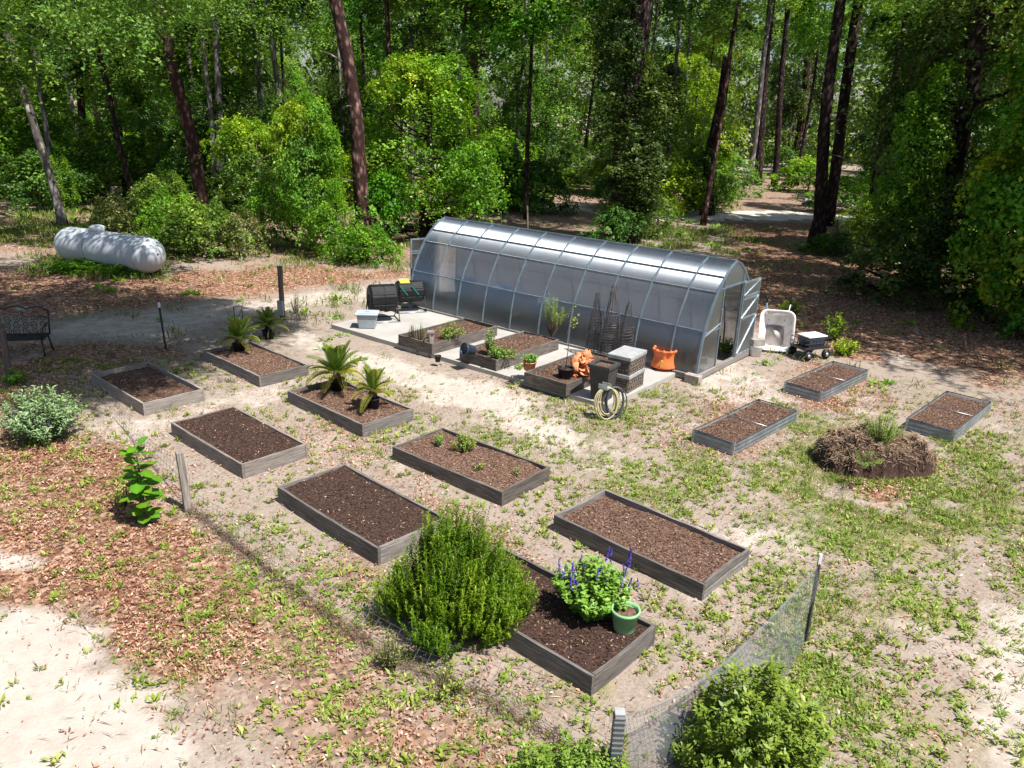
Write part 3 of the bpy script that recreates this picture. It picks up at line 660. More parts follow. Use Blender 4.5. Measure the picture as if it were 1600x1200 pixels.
# ------------------------------------------------------------------ greenhouse
G0 = at(640, 478, 0.1); GL, GW = 9.33, 3.0
gh = thing('greenhouse', 'long arched polycarbonate greenhouse with a grey metal frame and open end doors', 'greenhouse', (G0.x, G0.y, 0), -GA)
HALF = [(0, .14), (.035, .5), (.10, .87), (.22, 1.26), (.41, 1.62), (.645, 1.97), (.95, 2.28), (1.25, 2.49), (1.5, 2.585)]
def prof_pts(n=48):
    P = [Vector((a, b)) for a, b in HALF]; D = [0]
    for a, b in zip(P, P[1:]): D.append(D[-1] + (b - a).length)
    out = []
    for i in range(n + 1):
        d = D[-1] * i / n; k = max(j for j in range(len(D)) if D[j] <= d + 1e-9); k = min(k, len(P) - 2)
        t = (d - D[k]) / (D[k + 1] - D[k]); p0, p1, p2, p3 = P[max(k - 1, 0)], P[k], P[k + 1], P[min(k + 2, len(P) - 1)]
        out.append(0.5 * ((2 * p1) + (p2 - p0) * t + (2 * p0 - 5 * p1 + 4 * p2 - p3) * t * t + (3 * p1 - p0 - 3 * p2 + p3) * t ** 3))
    return out
PR = prof_pts()
def arch(y):  # height of the arch at depth y
    s = min(y, GW - y)
    for a, b in zip(PR, PR[1:]):
        if a.x <= s <= b.x: return a.y + (b.y - a.y) * (s - a.x) / max(1e-6, b.x - a.x)
    return PR[-1].y
ROWS = [0, next(i for i, p in enumerate(PR) if p.y > 1.08), next(i for i, p in enumerate(PR) if p.y > 1.95), next(i for i, p in enumerate(PR) if p.y > 2.27), 48]
XS = [GL * i / 9.75 for i in range(10)] + [GL]
inset = .012
for i in range(10):
    x0, x1 = XS[i] + .018, XS[i + 1] - .018
    for r in range(4):
        pts = PR[ROWS[r]:ROWS[r + 1] + 1]
        m = MB(); nv = len(pts) - 1
        m.grid(lambda a, b: (x0 + (x1 - x0) * a, pts[int(round(b * nv))].x + inset, pts[int(round(b * nv))].y - inset), 1, nv)
        obj('panel', m, M['poly'], gh)
    for (a_, b_) in ((0, 24), (24, 48)):
        pts = PR[a_:b_ + 1]; m = MB(); nv = len(pts) - 1
        m.grid(lambda a, b: (x0 + (x1 - x0) * a, GW - pts[int(round(b * nv))].x - inset, pts[int(round(b * nv))].y - inset), 1, nv)
        obj('panel', m, M['poly'], gh)
ribpts = [(p.x, p.y) for p in PR] + [(GW - p.x, p.y) for p in reversed(PR[:-1])]
def sqrib(x, w=.036, d=.042):
    m = MB(); V = []; n = len(ribpts)
    for i, (a, b) in enumerate(ribpts):
        p0 = ribpts[max(i - 1, 0)]; p1 = ribpts[min(i + 1, n - 1)]; t = Vector((p1[0] - p0[0], p1[1] - p0[1])).normalized(); q = Vector((-t.y, t.x))
        for (sx, sd) in ((-1, -1), (1, -1), (1, 1), (-1, 1)): V.append((x + sx * w / 2, a + q.x * sd * d / 2, b + q.y * sd * d / 2))
    F = [(i * 4 + k, i * 4 + (k + 1) % 4, i * 4 + 4 + (k + 1) % 4, i * 4 + 4 + k) for i in range(n - 1) for k in range(4)] + [(3, 2, 1, 0), tuple((n - 1) * 4 + k for k in range(4))]
    return m.add(V, F)
for i, x in enumerate(XS): obj('rib', sqrib(x, .055 if i in (0, 10) else .030, .045), M['frame_blue'], gh)
for k in ROWS[1:]:
    p = PR[k]; w = .03 if k != 48 else .05
    obj('purlin', MB().box((GL / 2, p.x, p.y + .004), (GL, w, w * .9)), M['frame_blue'] if k == 48 or True else None, gh)
    if k != 48: obj('purlin', MB().box((GL / 2, GW - p.x, p.y + .004), (GL, w, w)), M['frame_blue'], gh)
for y in (0.0, GW): obj('sill', MB().box((GL / 2, y, .085), (GL + .06, .10, .13)), M['wood_mid'], gh, bevel=.006)
for x in (0.0, GL): obj('sill', MB().box((x, GW / 2, .083), (.10, GW - .12, .126)), M['wood_mid'], gh, bevel=.006)
for (x, y) in ((GL - .02, -.10), (GL - .02, GW + .1), (.02, -.1)):
    m = MB(); m.box((x, y, .09), (.36, .2, .19)); obj('concrete_block', m, M['block'], gh, bevel=.01)
# end walls with a door opening in the middle
DJ, DH, DT = 0.98, 2.02, 2.02
def end_panel(x, y0, y1, z0, nm='end_panel', top=None):
    m = MB(); n = 14; V = []
    for i in range(n + 1):
        y = y0 + (y1 - y0) * i / n; V += [(x, y, z0), (x, y, max(z0 + .005, (arch(y) if top is None else top) - .02))]
    m.add(V, [(2 * i, 2 * i + 2, 2 * i + 3, 2 * i + 1) for i in range(n)]); obj(nm, m, M['poly_end'], gh)
for x in (0.012, GL - .012):
    end_panel(x, .03, DJ - .02, .15); end_panel(x, DH + .02, GW - .03, .15); end_panel(x, DJ, DH, DT + .02)
    for y in (DJ, DH): obj('door_jamb', MB().box((x, y, (arch(y) + .15) / 2), (.045, .045, arch(y) - .17)), M['frame_blue'], gh)
    obj('end_rail', MB().box((x, GW / 2, DT), (.04, 2 * (GW / 2 - .68), .04)), M['frame_blue'], gh)
    for (a, b) in ((.12, DJ), (DH, GW - .12)):
        obj('end_rail', MB().box((x, (a + b) / 2, 1.08), (.036, b - a - .05, .036)), M['frame_blue'], gh)
        q = MB(); q.bar((x + .02, a, 1.0), (x + .02, b, 1.2), .024); obj('end_brace', q, M['galv'], gh)
def door(hx_, hy_, px, label):
    hw = Vector((G0.x, G0.y, 0)) + gxv * hx_ + gyv * hy_; e = at(px[0], px[1], DT)
    d = (e - Vector((hw.x, hw.y, DT))); ang = math.atan2(d.y, d.x) + GA
    dr = bpy.data.objects.new('door', None); COL.objects.link(dr); dr.parent = gh; dr.location = (hx_, hy_, .16); dr.rotation_euler = (0, 0, ang)
    w, hh = .98, DT - .16; fr = MB(); s = .042
    for x in (s / 2, w - s / 2): fr.box((x, 0, hh / 2), (s, s, hh))
    for z in (s / 2, hh - s / 2, hh * .505, hh * .80, hh * .765): fr.box((w / 2, 0, z), (w - 2 * s, s * .9, s))
    obj('door_frame', fr, M['galv'], dr)
    for (z0, z1, fl) in ((.04, .49, 0), (.52, .76, 1), (.82, .98, 0)):
        b = MB(); a0 = (s, -.026, hh * z0); a1 = (w - s, -.026, hh * z1); b.bar(a0, a1, .03); obj('brace', b, M['galv'], dr)
        if z0 < .1:
            b = MB(); b.bar((s, .028, hh * z1), (w - s, .028, hh * z0), .03); obj('brace', b, M['galv'], dr)
    p = MB(); p.box((w / 2, .0, hh / 2), (w - s, .008, hh - s)); obj('pane', p, M['poly'], dr)
    obj('handle', MB().tube([(w - .03, -.03, hh * .52), (w - .03, -.09, hh * .54), (w - .03, -.09, hh * .6), (w - .03, -.03, hh * .62)], .009, 6), M['iron'], dr)
    return dr
door(GL + .03, DH, (1198, 430), 'r'); door(-.03, DJ + .3, (643, 373), 'l')
# what stands inside
def ghp(x, y, z=0): return Vector((G0.x, G0.y, 0)) + gxv * x + gyv * y + Vector((0, 0, z))
for k, (x0, x1, y, lab) in enumerate(((.35, 3.3, .55, 'reddish timber planter inside the greenhouse front, behind the tumblers'), (3.6, 6.3, .55, 'reddish timber planter inside the greenhouse front, behind the slab beds'), (6.6, 8.9, .55, 'reddish timber planter inside the greenhouse behind the tomato cages'), (.35, 8.6, 2.5, 'long timber planter along the back inside the greenhouse'))):
    c = ghp((x0 + x1) / 2, y); t = thing('planter', lab, 'planter', c, -GA); L_ = x1 - x0
    for zb in (0.0, .2):
        for s in (-1, 1):
            board(t, (0, s * .32, zb), L_, .04, .19, 0, M['wood_red'], 300 + k * 8 + s + int(zb * 20)); board(t, (s * (L_ / 2 - .02), 0, zb), .59, .04, .19, math.pi / 2, M['wood_red'], 330 + k * 8 + s + int(zb * 20))
    obj('soil', soil(L_ / 2 - .04, .29, .33, 40 + k), M['soil_dark'], t)
def bucket(name, label, cat, loc, r, h, mat, tilt=(0, 0, 0), soilm=None, rim=True, taper=.78, group=None):
    t = thing(name, label, cat, loc, 0, group); t.rotation_euler = tilt
    b = MB(); b.lathe([(r * taper * .96, .0), (r * taper, .01), (r * .985, h * .86), (r * 1.07, h * .865), (r * 1.07, h), (r * .95, h), (r * .93, h * .84), (r * .9, h * .8)], 22); obj('pot_body', b, mat, t)
    if soilm: obj('soil', MB().lathe([(r * .91, h * .80), (r * .7, h * .835), (.01, h * .84)], 16), soilm, t)
    return t
bucket('water_barrel', 'tall pale grey tub hazy inside the greenhouse, leftmost', 'tub', ghp(1.2, 1.15), .32, .95, M['tote'])
bucket('water_barrel', 'blue-grey tub hazy inside the greenhouse behind the first slab bed', 'tub', ghp(2.5, 1.2), .36, .9, M['tote_lid'])
bucket('water_barrel', 'white tub hazy inside the middle of the greenhouse', 'tub', ghp(4.2, 1.1), .34, .8, M['white'])
def tool(label, a, b, mat, head):
    a, b = Vector(a), Vector(b); t = thing('garden_tool', label, 'tool', a)
    obj('handle', MB().tube([(0, 0, 0), (b - a) * .5, b - a], .016, 6), mat, t); obj('blade', MB().box((0, 0, .06), (head, .02, .16)), M['iron'], t)
tool('long tan tool handle leaning in the greenhouse doorway', ghp(8.75, 1.25), ghp(8.95, 1.95, 1.35), M['wood_light'], .2)
tool('dark tool handle leaning in the greenhouse doorway', ghp(8.85, 1.4), ghp(8.9, 2.1, 1.6), M['wood_dark'], .16)

# ------------------------------------------------------------------ plants
def cloud_obj(name, P, Nn, size, mat, parent, seed, asp=.55, T=None, tb=.5, ts=.22, tint=None, fold=.12):
    rng = np.random.default_rng(seed); V, F = leafcloud(np.asarray(P), np.asarray(Nn), size, rng, asp, fold, T)
    ti = np.clip(rng.normal(tb, ts, len(P)), 0, 1) if tint is None else np.clip(tint, 0, 1)
    return obj(name, npm(name, V, F, np.repeat(ti, 4)), mat, parent)
def shoots_plant(name, label, loc, n, spread, height, lps, lsize, mat, seed, cat='plant', asp=.4, lean=(0, 0), base_r=.05, curve=.35, tb=.5, stems=True, group=None, up=.3, start=.12):
    """many stems that rise from the base and carry leaves along them"""
    rng = np.random.default_rng(seed); t = thing(name, label, cat, loc, 0, group)
    an = rng.uniform(0, 2 * math.pi, n); rad = np.sqrt(rng.random(n))
    tip = np.stack([np.cos(an) * rad * spread + lean[0], np.sin(an) * rad * spread + lean[1], height * (1 - .45 * rad ** 2) * rng.uniform(.8, 1.1, n)], 1)
    b0 = np.stack([np.cos(an) * rad * base_r, np.sin(an) * rad * base_r, np.zeros(n)], 1)
    midp = b0 + (tip - b0) * np.array([.62, .62, .5 - curve * .2])
    s = start + (1 - start) * (np.arange(lps)[None, :] + rng.random((n, lps))) / lps
    s = s[..., None]
    P = (1 - s) ** 2 * b0[:, None] + 2 * s * (1 - s) * midp[:, None] + s ** 2 * tip[:, None]
    D = 2 * (1 - s) * (midp - b0)[:, None] + 2 * s * (tip - midp)[:, None]
    P = P.reshape(-1, 3); D = unit(D.reshape(-1, 3)); R = rng.normal(size=P.shape); R = unit(R - D * (R * D).sum(1, keepdims=True))
    T = R * .85 + D * .55; Nn = np.cross(T, np.cross(D, T)) + np.array([0, 0, up]) + rng.normal(size=P.shape) * .25
    sz = lsize * rng.uniform(.7, 1.25, len(P)); P2 = P + unit(T) * sz[:, None] * .5
    ti = tb + (s.reshape(-1) - .6) * .45 + rng.normal(size=len(P)) * .13
    cloud_obj('foliage', P2, Nn, sz, mat, t, seed, asp, T, tint=ti)
    if stems:
        m = MB()
        for k in range(min(n, 60)): m.tube([b0[k], midp[k] * .5 + b0[k] * .25 + tip[k] * .25, tip[k]], [.006 + .004 * height, .004 + .003 * height, .0015], 4, caps=False)
        obj('stems', m, M['twigwood'], t)
    return t
# rosemary: dense upright needled shoots
def rosemary():
    c = at(706, 985); t = thing('rosemary_bush', 'big bushy rosemary of upright green shoots growing from the nearest bed', 'bush', (c.x + .02, c.y + .18, 0))
    rng = np.random.default_rng(5); n = 1700; nc = 46
    ca = rng.uniform(0, 2 * math.pi, nc); cr_ = np.sqrt(rng.random(nc)); ch = rng.uniform(.82, 1.12, nc)
    k_ = rng.integers(0, nc, n); an = ca[k_] + rng.normal(size=n) * .16 / np.maximum(.35, cr_[k_]); rad = np.clip(cr_[k_] + rng.normal(size=n) * .075, 0, 1.05)
    base = np.stack([np.cos(an) * rad * .56, np.sin(an) * rad * .54, .08 + 1.08 * (1 - rad ** 1.7) * rng.uniform(.25, 1, n)], 1)
    out = np.stack([np.cos(an), np.sin(an), np.zeros(n)], 1)
    L = rng.uniform(.30, .60, n) * ch[k_] * (1 - .25 * rad); lean = (.22 + .85 * rad ** 1.5)
    tip = base + (out * (lean * .75)[:, None] + np.array([.06, 0, 1.0])) * L[:, None] + rng.normal(size=(n, 3)) * .03
    ctrl = base + out * (L * lean * .7)[:, None] + np.array([0, 0, .3]) * L[:, None]
    K = 38; s = ((np.arange(K)[None, :] + rng.random((n, K))) / K)[..., None]
    P = ((1 - s) ** 2 * base[:, None] + 2 * s * (1 - s) * ctrl[:, None] + s ** 2 * tip[:, None]).reshape(-1, 3)
    D = unit((2 * (1 - s) * (ctrl - base)[:, None] + 2 * s * (tip - ctrl)[:, None]).reshape(-1, 3))
    R = rng.normal(size=P.shape); R = unit(R - D * (R * D).sum(1, keepdims=True)); T = R * .75 + D * .8
    sz = .046 * rng.uniform(.7, 1.3, len(P)); Nn = np.cross(T, np.cross(D, T)) + np.array([0, 0, .3])
    ti = .38 + .42 * (s.reshape(-1) - .35) + rng.normal(size=len(P)) * .12 + np.repeat(rng.normal(size=n) * .08 + (rng.normal(size=nc) * .09)[k_], K)
    cloud_obj('foliage', P + unit(T) * sz[:, None] * .4, Nn, sz, M['leaf_rosemary'], t, 6, .27, T, tint=ti)
    m = MB()
    for k in range(160): m.tube([(out[k][0] * .05, out[k][1] * .05, 0), Vector(base[k]) * .6, base[k], tip[k]], [.014, .009, .006, .002], 5, caps=False)
    obj('stems', m, M['twigwood'], t)
rosemary()
# salvia with purple spikes
def spikes(t, pts, mat, h=(.14, .28), seed=1):
    rng = np.random.default_rng(seed)
    for p in pts:
        hh = rng.uniform(*h); k = 46; z = np.sort(rng.random(k)) * hh; a = rng.uniform(0, 6.28, k); r = .016 * (1 - z / hh * .75)
        P = np.stack([np.cos(a) * r, np.sin(a) * r, z], 1); o = cloud_obj('flower_spike', P, np.stack([np.cos(a), np.sin(a), np.full(k, .3)], 1), .022, mat, t, int(rng.integers(1e6)), .8)
        o.location = p; o.rotation_euler = (rng.uniform(-.2, .2), rng.uniform(-.2, .2), 0)
c = at(922, 955, .18)
sv = shoots_plant('salvia_plant', 'leafy green salvia with purple flower spikes in the nearest bed', (c.x, c.y, .16), 150, .46, .66, 34, .062, M['leaf_salvia'], 12, base_r=.12, asp=.62, tb=.5, start=.2, up=.9)
rr = random.Random(4); spikes(sv, [(rr.uniform(-.42, .5), rr.uniform(-.3, .35), .50 + rr.uniform(-.1, .12)) for _ in range(27)], M['flower'], h=(.1, .22), seed=3)
c = at(66, 690)
sv2 = shoots_plant('salvia_bush', 'silvery green spreading bush with wine-purple flowers on leaf litter, left', (c.x, c.y + .1, 0), 150, .72, .92, 32, .085, M['leaf_grey'], 13, cat='bush', base_r=.12, asp=.3, tb=.55, start=.25, up=.7)
spikes(sv2, [(rr.uniform(-.75, .3), rr.uniform(-.55, .1), .25 + rr.uniform(0, .3)) for _ in range(14)], M['flower_wine'], seed=8)
# broad leaved young shrub, every leaf a part
def broad_plant():
    c = at(226, 816); t = thing('broadleaf_shrub', 'upright shrub with big glossy round leaves growing in leaf litter', 'plant', c)
    obj('stem', MB().tube([(0, 0, 0), (.03, 0, .5), (.0, .02, .95), (-.01, 0, 1.22)], [.02, .017, .012, .006], 7), M['twigwood'], t)
    def leafm(seed):
        r = random.Random(seed); V = []; ny_ = 8; F = []; ti = []
        for i in range(ny_ + 1):
            s = i / ny_; w = .5 * math.sin(math.pi * s ** .85) ** .5 * 1.25; z = -.16 * s * s + .08 * s
            for k, q in enumerate((-1, -.5, 0, .5, 1)): V.append((s, q * w * .62, z + abs(q) * .10 * w + r.uniform(-.012, .012))); ti.append(.5 + .2 * (1 - abs(q)))
        for i in range(ny_):
            for k in range(4): F.append((i * 5 + k, i * 5 + k + 1, i * 5 + 6 + k, i * 5 + 5 + k))
        me = npm('leaf', V, F, ti, True); me.materials.append(M['leaf_broad']); return me
    LM = [leafm(k) for k in range(3)]; r = random.Random(3); k = 0; z = .10
    while z < 1.24:
        nleaf = 4 if z < 1.05 else 3
        for q in range(nleaf):
            o = obj('leaf', LM[k % 3], None, t); f = 1 - .5 * max(0, (z - .75) / .5); low = .8 if z < .3 else 1
            an = k * 2.399 + r.uniform(-.25, .25); o.location = (.02 + .035 * math.cos(an), .035 * math.sin(an), z + r.uniform(-.03, .03))
            sc = .255 * f * low * r.uniform(.85, 1.15); o.scale = (sc, sc, sc); o.rotation_euler = (r.uniform(-.4, .4), -.55 * r.uniform(.2, 1) if z > .9 else -.05 - r.uniform(-.28, .3), an); k += 1
        z += .118
broad_plant()
shoots_plant('small_weed', 'small pale weed hugging the broad-leaved shrub', at(196, 790), 14, .16, .45, 10, .07, M['leaf_weed'], 71, stems=True, base_r=.02)
# sago palms: every frond a part
def frond_mesh(seed, droop, L=1.0):
    rng = np.random.default_rng(seed); n = 30; V = []; F = []; ti = []
    def pt(s): return np.array([L * s * (1 - .10 * s * droop), 0, L * (.30 * s - droop * .62 * s * s)])
    for i in range(n):
        s = .14 + .86 * i / (n - 1); p = pt(s); l = L * .27 * math.sin(math.pi * min(1, .12 + s * .84)) ** .6
        for sd in (-1, 1):
            d = np.array([.62, sd * .78, .26]); d /= np.linalg.norm(d); q = p + d * l + np.array([0, 0, -.03 * L]); w = np.array([.013, 0, 0.004]) * L * 1.5
            k = len(V); V += [p - w, p + w, p + d * l * .55 + w * .8 + np.array([0, 0, .012]), q, p + d * l * .55 - w * .8 + np.array([0, 0, .012])]; F.append((k, k + 1, k + 2, k + 4)); F.append((k + 4, k + 2, k + 3, k + 3))
            tt = np.clip(rng.normal(.45, .1) + .25 * s, 0, 1); ti += [tt] * 5
    F = [f for f in F]
    k0 = len(V)
    for i in range(9):
        p = pt(i / 8); r = .011 * (1 - .7 * i / 8)
        V += [p + np.array([0, r, 0]), p + np.array([0, -r, 0]), p + np.array([0, 0, r * 1.5])]; ti += [.75] * 3
    for i in range(8):
        for a in range(3): F.append((k0 + i * 3 + a, k0 + i * 3 + (a + 1) % 3, k0 + i * 3 + 3 + (a + 1) % 3, k0 + i * 3 + 3 + a))
    me = bpy.data.meshes.new('frond'); me.from_pydata([tuple(v) for v in V], [], [tuple(dict.fromkeys(f)) for f in F]); a = me.attributes.new('tint', 'FLOAT', 'POINT'); a.data.foreach_set('value', ti); me.materials.append(M['leaf_sago']); me.update(); return me
FR = [[frond_mesh(80 + k + 10 * y, .25 + .38 * k) for k in range(3)] for y in range(2)]
def yellowed(me):
    m2 = me.copy(); n = len(m2.vertices); a = m2.attributes['tint']; v = np.zeros(n, np.float32); a.data.foreach_get('value', v); a.data.foreach_set('value', np.clip(v + .32, 0, 1)); return m2
FRY = [yellowed(me) for me in FR[0]]
def sago(label, px, nf, L, potr, poth, zb, seed, yel):
    c = at(px[0], px[1], zb); t = thing('sago_palm', label, 'palm', c, rnd.uniform(0, 6), 'potted sago palms'); r = random.Random(seed)
    if potr: obj('pot', MB().lathe([(potr * .8, 0), (potr * .98, poth * .9), (potr * 1.06, poth * .91), (potr * 1.06, poth), (potr * .9, poth), (potr * .88, poth * .86), (.01, poth * .86)], 18), M['black'], t)
    obj('trunk', MB().lathe([(.07, poth * .8), (.085, poth + .06), (.07, poth + .14), (.02, poth + .2)], 10), M['bark_dark'], t)
    for k in range(nf):
        u = k / nf; el = 1.15 - 1.25 * u + r.uniform(-.12, .12)       # inner fronds stand up, outer ones lie out
        src = FRY if (u > 1 - yel) else FR[r.randrange(2)]
        o = obj('frond', src[min(2, int(u * 3))], None, t); o.location = (0, 0, poth + .12 - .04 * u); s = L * r.uniform(.85, 1.1); o.scale = (s, s, s); o.rotation_euler = (r.uniform(-.2, .2), -el, k * 2.399 + r.uniform(-.2, .2))
    return t
sago('dark green sago palm with browning lower fronds at the shaded bed', (374, 548), 22, .56, .15, .18, .19, 1, .25)
sago('dark sago palm beside the bed, just left of the tall dark post', (420, 528), 20, .50, .16, .20, .0, 2, .12)
sago('largest sago palm, arching yellow-green fronds from a black pot', (527, 609), 26, .66, .16, .24, .19, 3, .45)
sago('smaller yellow-green sago palm in the front black pot', (583, 638), 18, .52, .13, .22, .19, 4, .6)
# foreground bushes right
def leaf_bush(name, label, loc, R, n, size, mat, seed, asp=.42, tb=.5, cat='bush', stems=26):
    rng = np.random.default_rng(seed); t = thing(name, label, cat, loc); ns = n // 22
    D = sph(ns * 3, rng); D = D[D[:, 2] > -.15][:ns]; ns = len(D); lob = sph(7, rng); amp = rng.uniform(-.35, .3, 7); f = 1 + (np.clip(D @ lob.T, 0, 1) ** 3 * amp).sum(1)
    tip = D * (rng.uniform(.5, 1.05, ns) * f)[:, None] * np.array(R); tip[:, 2] = np.abs(tip[:, 2]) + .08
    dirn = unit(D * .5 + np.array([0, 0, .9]) + rng.normal(size=(ns, 3)) * .35); k = np.repeat(np.arange(ns), 22); m = len(k)
    s = rng.random(m) * .22; P = tip[k] - dirn[k] * s[:, None] + rng.normal(size=(m, 3)) * .018
    Rr = rng.normal(size=(m, 3)); Rr = unit(Rr - dirn[k] * (Rr * dirn[k]).sum(1, keepdims=True)); T = Rr * .8 + dirn[k] * .5
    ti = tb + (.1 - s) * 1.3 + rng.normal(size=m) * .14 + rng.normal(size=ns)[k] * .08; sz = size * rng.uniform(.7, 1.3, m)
    cloud_obj('foliage', P + unit(T) * sz[:, None] * .5, np.cross(T, np.cross(dirn[k], T)) + np.array([0, 0, .6]), sz, mat, t, seed, asp, T, tint=ti)
    mb = MB()
    for i in range(stems): q = Vector(tip[i * 7 % ns]); mb.tube([(q.x * .05, q.y * .05, 0), (q.x * .45, q.y * .45, q.z * .5), q], [.012, .008, .003], 5, caps=False)
    obj('stems', mb, M['twigwood'], t); return t
c = at(1160, 1185); leaf_bush('garden_shrub', 'bright yellow-green shrub growing through the netting, bottom right', (c.x, c.y - .02, 0), (.72, .64, 1.0), 9500, .066, M['leaf_shrub'], 31)
c = at(905, 1225); leaf_bush('garden_shrub', 'low yellow-green shrub at the bottom edge beside the banded post', (c.x, c.y, 0), (.62, .4, .26), 6000, .05, M['leaf_shrub'], 32, tb=.55)
# small plants in beds
def plant_px(label, px, z, n, sp, h, lps, ls, mat, seed, **kw):
    c = at(px[0], px[1], z); return shoots_plant(kw.pop('name', 'garden_plant'), label, c, n, sp, h, lps, ls, M[mat], seed, **kw)
plant_px('round leafy clump in the dark timber bed of seedlings', (724, 703), .18, 46, .22, .28, 16, .045, 'leaf_weed', 41, start=.3, up=.7)
plant_px('slender seedling left of the leafy clump in the seedling bed', (686, 697), .18, 10, .09, .26, 12, .045, 'leaf_salvia', 42)
plant_px('small seedling near the front corner of the seedling bed', (749, 735), .18, 10, .10, .16, 10, .04, 'leaf_weed', 43)
plant_px('tiny sprout by the right edge of the seedling bed', (805, 742), .18, 8, .09, .12, 8, .04, 'leaf_fern', 44)
plant_px('dark upright rosemary sprig, left one in the first slab bed', (645, 530), .32, 22, .12, .42, 22, .035, 'leaf_dark', 45, asp=.2, base_r=.08)
plant_px('dark upright rosemary sprig, right one in the first slab bed', (657, 531), .32, 18, .10, .46, 22, .035, 'leaf_dark', 46, asp=.2, base_r=.06)
plant_px('sprawling light green herb behind the weathered tap post', (694, 530), .32, 46, .36, .40, 18, .055, 'leaf_weed', 47, lean=(.18, .1))
plant_px('bushy herb at the left end of the middle slab bed', (766, 552), .34, 30, .16, .62, 18, .05, 'leaf_fern', 48, start=.3)
plant_px('low pale green herb in the middle slab bed', (790, 558), .34, 44, .34, .22, 14, .05, 'leaf_weed', 49)
plant_px('green herb cascading beside the bucket in the middle slab bed', (777, 562), .32, 34, .22, .34, 16, .055, 'leaf_salvia', 50)
plant_px('feathery young tree at the back of the middle slab bed', (862, 526), .34, 30, .36, 1.05, 60, .06, 'leaf_fern', 51, asp=.16, start=.55, base_r=.02, name='young_tree', cat='tree')
plant_px('weed growing at the foot of the weathered tap post', (657, 552), 0, 16, .16, .34, 12, .06, 'leaf_weed', 52)
plant_px('green plant by the left-edge post in the tree shade', (24, 600), 0, 30, .26, .36, 14, .07, 'leaf_bright', 53)
plant_px('pale wispy weed standing beside the tall dark post', (463, 490), 0, 16, .16, .72, 16, .05, 'leaf_fern', 54, asp=.2)
plant_px('dark weed tuft caught in the wire fence left of the rosemary', (610, 1045), 0, 26, .12, .46, 12, .05, 'leaf_grass', 55, asp=.2)
plant_px('second weed tuft on the wire fence line, right of the first', (700, 1085), 0, 22, .22, .22, 10, .055, 'leaf_weed', 56, asp=.3)
plant_px('green weeds inside the greenhouse doorway', (1135, 553), .1, 40, .22, .45, 14, .06, 'leaf_bright', 57)
for k, (u, v, h_, lab) in enumerate(((1235, 492, .5, 'leafy weed behind the white wheelbarrow'), (1300, 530, .75, 'tall leafy weed right of the black garden cart'), (1318, 555, .45, 'low leafy weed right of the black garden cart'))):
    plant_px(lab, (u, v), 0, 36, .38, h_, 16, .09, 'leaf_yellow', 58 + k)

# ------------------------------------------------------------------ straw mound with fern
def mound():
    c = at(1374, 738); t = thing('straw_mound', 'decomposing straw bale mound with dark hollow sides on the grass', 'mound', (c.x, c.y + .35, 0), math.radians(8))
    def hgt(x, y):
        q = (abs(x) / 1.02) ** 3.2 + (abs(y) / .62) ** 3.2
        return .56 * max(0, 1 - q) ** .36 if q < 1 else 0
    m = MB()
    def fn(a, b):
        x = (a * 2 - 1) * 1.25; y = (b * 2 - 1) * .85
        n = float(fbm(np.array(x + 9), np.array(y + 9), 3.2, 4, 4)) - .5; n2 = float(fbm(np.array(x + 9), np.array(y + 9), 11, 14, 3)) - .5
        z = hgt(x + n * .22, y + n * .2); e = 1 if z > .03 else 0
        return (x + n2 * .10 * e, y + n2 * .10 * e, -.03 + z * (1 + n * .9) + n2 * .30 * e)
    m.grid(fn, 84, 60); obj('compost_core', m, M['soil_dark'], t)
    rng = np.random.default_rng(3); n = 15000; x = rng.uniform(-1.12, 1.12, n); y = rng.uniform(-.74, .74, n)
    hz = np.array([hgt(a, b) for a, b in zip(x, y)]); keep = (hz > .02) & ((hz > .30) | (rng.random(n) < .62)); x, y, hz = x[keep], y[keep], hz[keep]; n = len(x)
    P = np.array([fn((a / 1.25 + 1) / 2, (b / .85 + 1) / 2) for a, b in zip(x, y)]); P[:, 2] += rng.uniform(-.01, .035, n); T = rng.normal(size=(n, 3)) * np.array([1, 1, .35]) + np.stack([x * 0, y * 0, -np.abs(y) * 1.2], 1)
    s = cloud_obj('straw', P, rng.normal(size=(n, 3)) * .5 + np.array([0, 0, 1]), rng.uniform(.08, .2, n), M['straw'], t, 5, .07, T, tb=.5, ts=.25); s['kind'] = 'stuff'
    f = at(1373, 700, .42)
    fe = shoots_plant('feathery_fern', 'feathery pale green fern sprouting from the top of the straw mound', (f.x, f.y, .48), 44, .34, .58, 54, .06, M['leaf_fern'], 15, asp=.14, base_r=.05, start=.25, tb=.5)
    plant_px('second wispy fern tuft on the left of the straw mound', (1352, 725), .46, 22, .28, .2, 34, .05, 'leaf_fern', 16, asp=.12)
mound()

# ------------------------------------------------------------------ things on and round the slab
c = at(977, 992, .2); bucket('plant_pot', 'pale green plastic pot of soil in the corner of the nearest bed', 'pot', (c.x, c.y + .12, .19), .155, .27, M['potgreen'], soilm=M['soil_brown'])
c = at(740, 556, .32); bucket('plant_pot', 'dark blue plastic pot tipped over in the middle slab bed', 'pot', (c.x, c.y + .05, .44), .14, .30, M['dkblue'], tilt=(math.radians(75), 0, math.radians(-50)))
c = at(684, 565, SZ); bucket('plant_pot', 'tiny black pot on the slab beside the tap post', 'pot', (c.x, c.y, SZ), .075, .15, M['black'], soilm=M['soil_dark'])
c = at(827, 580, .33); tp = bucket('plant_pot', 'terracotta pot with a leafy plant on the corner of the shard bed', 'pot', (c.x, c.y + .1, .33), .15, .2, M['terra'], soilm=M['soil_dark'])
shoots_plant('pot_plant', 'leafy green plant in the terracotta pot', (c.x, c.y + .1, .5), 30, .17, .2, 12, .06, M['leaf_salvia'], 61, up=.8)
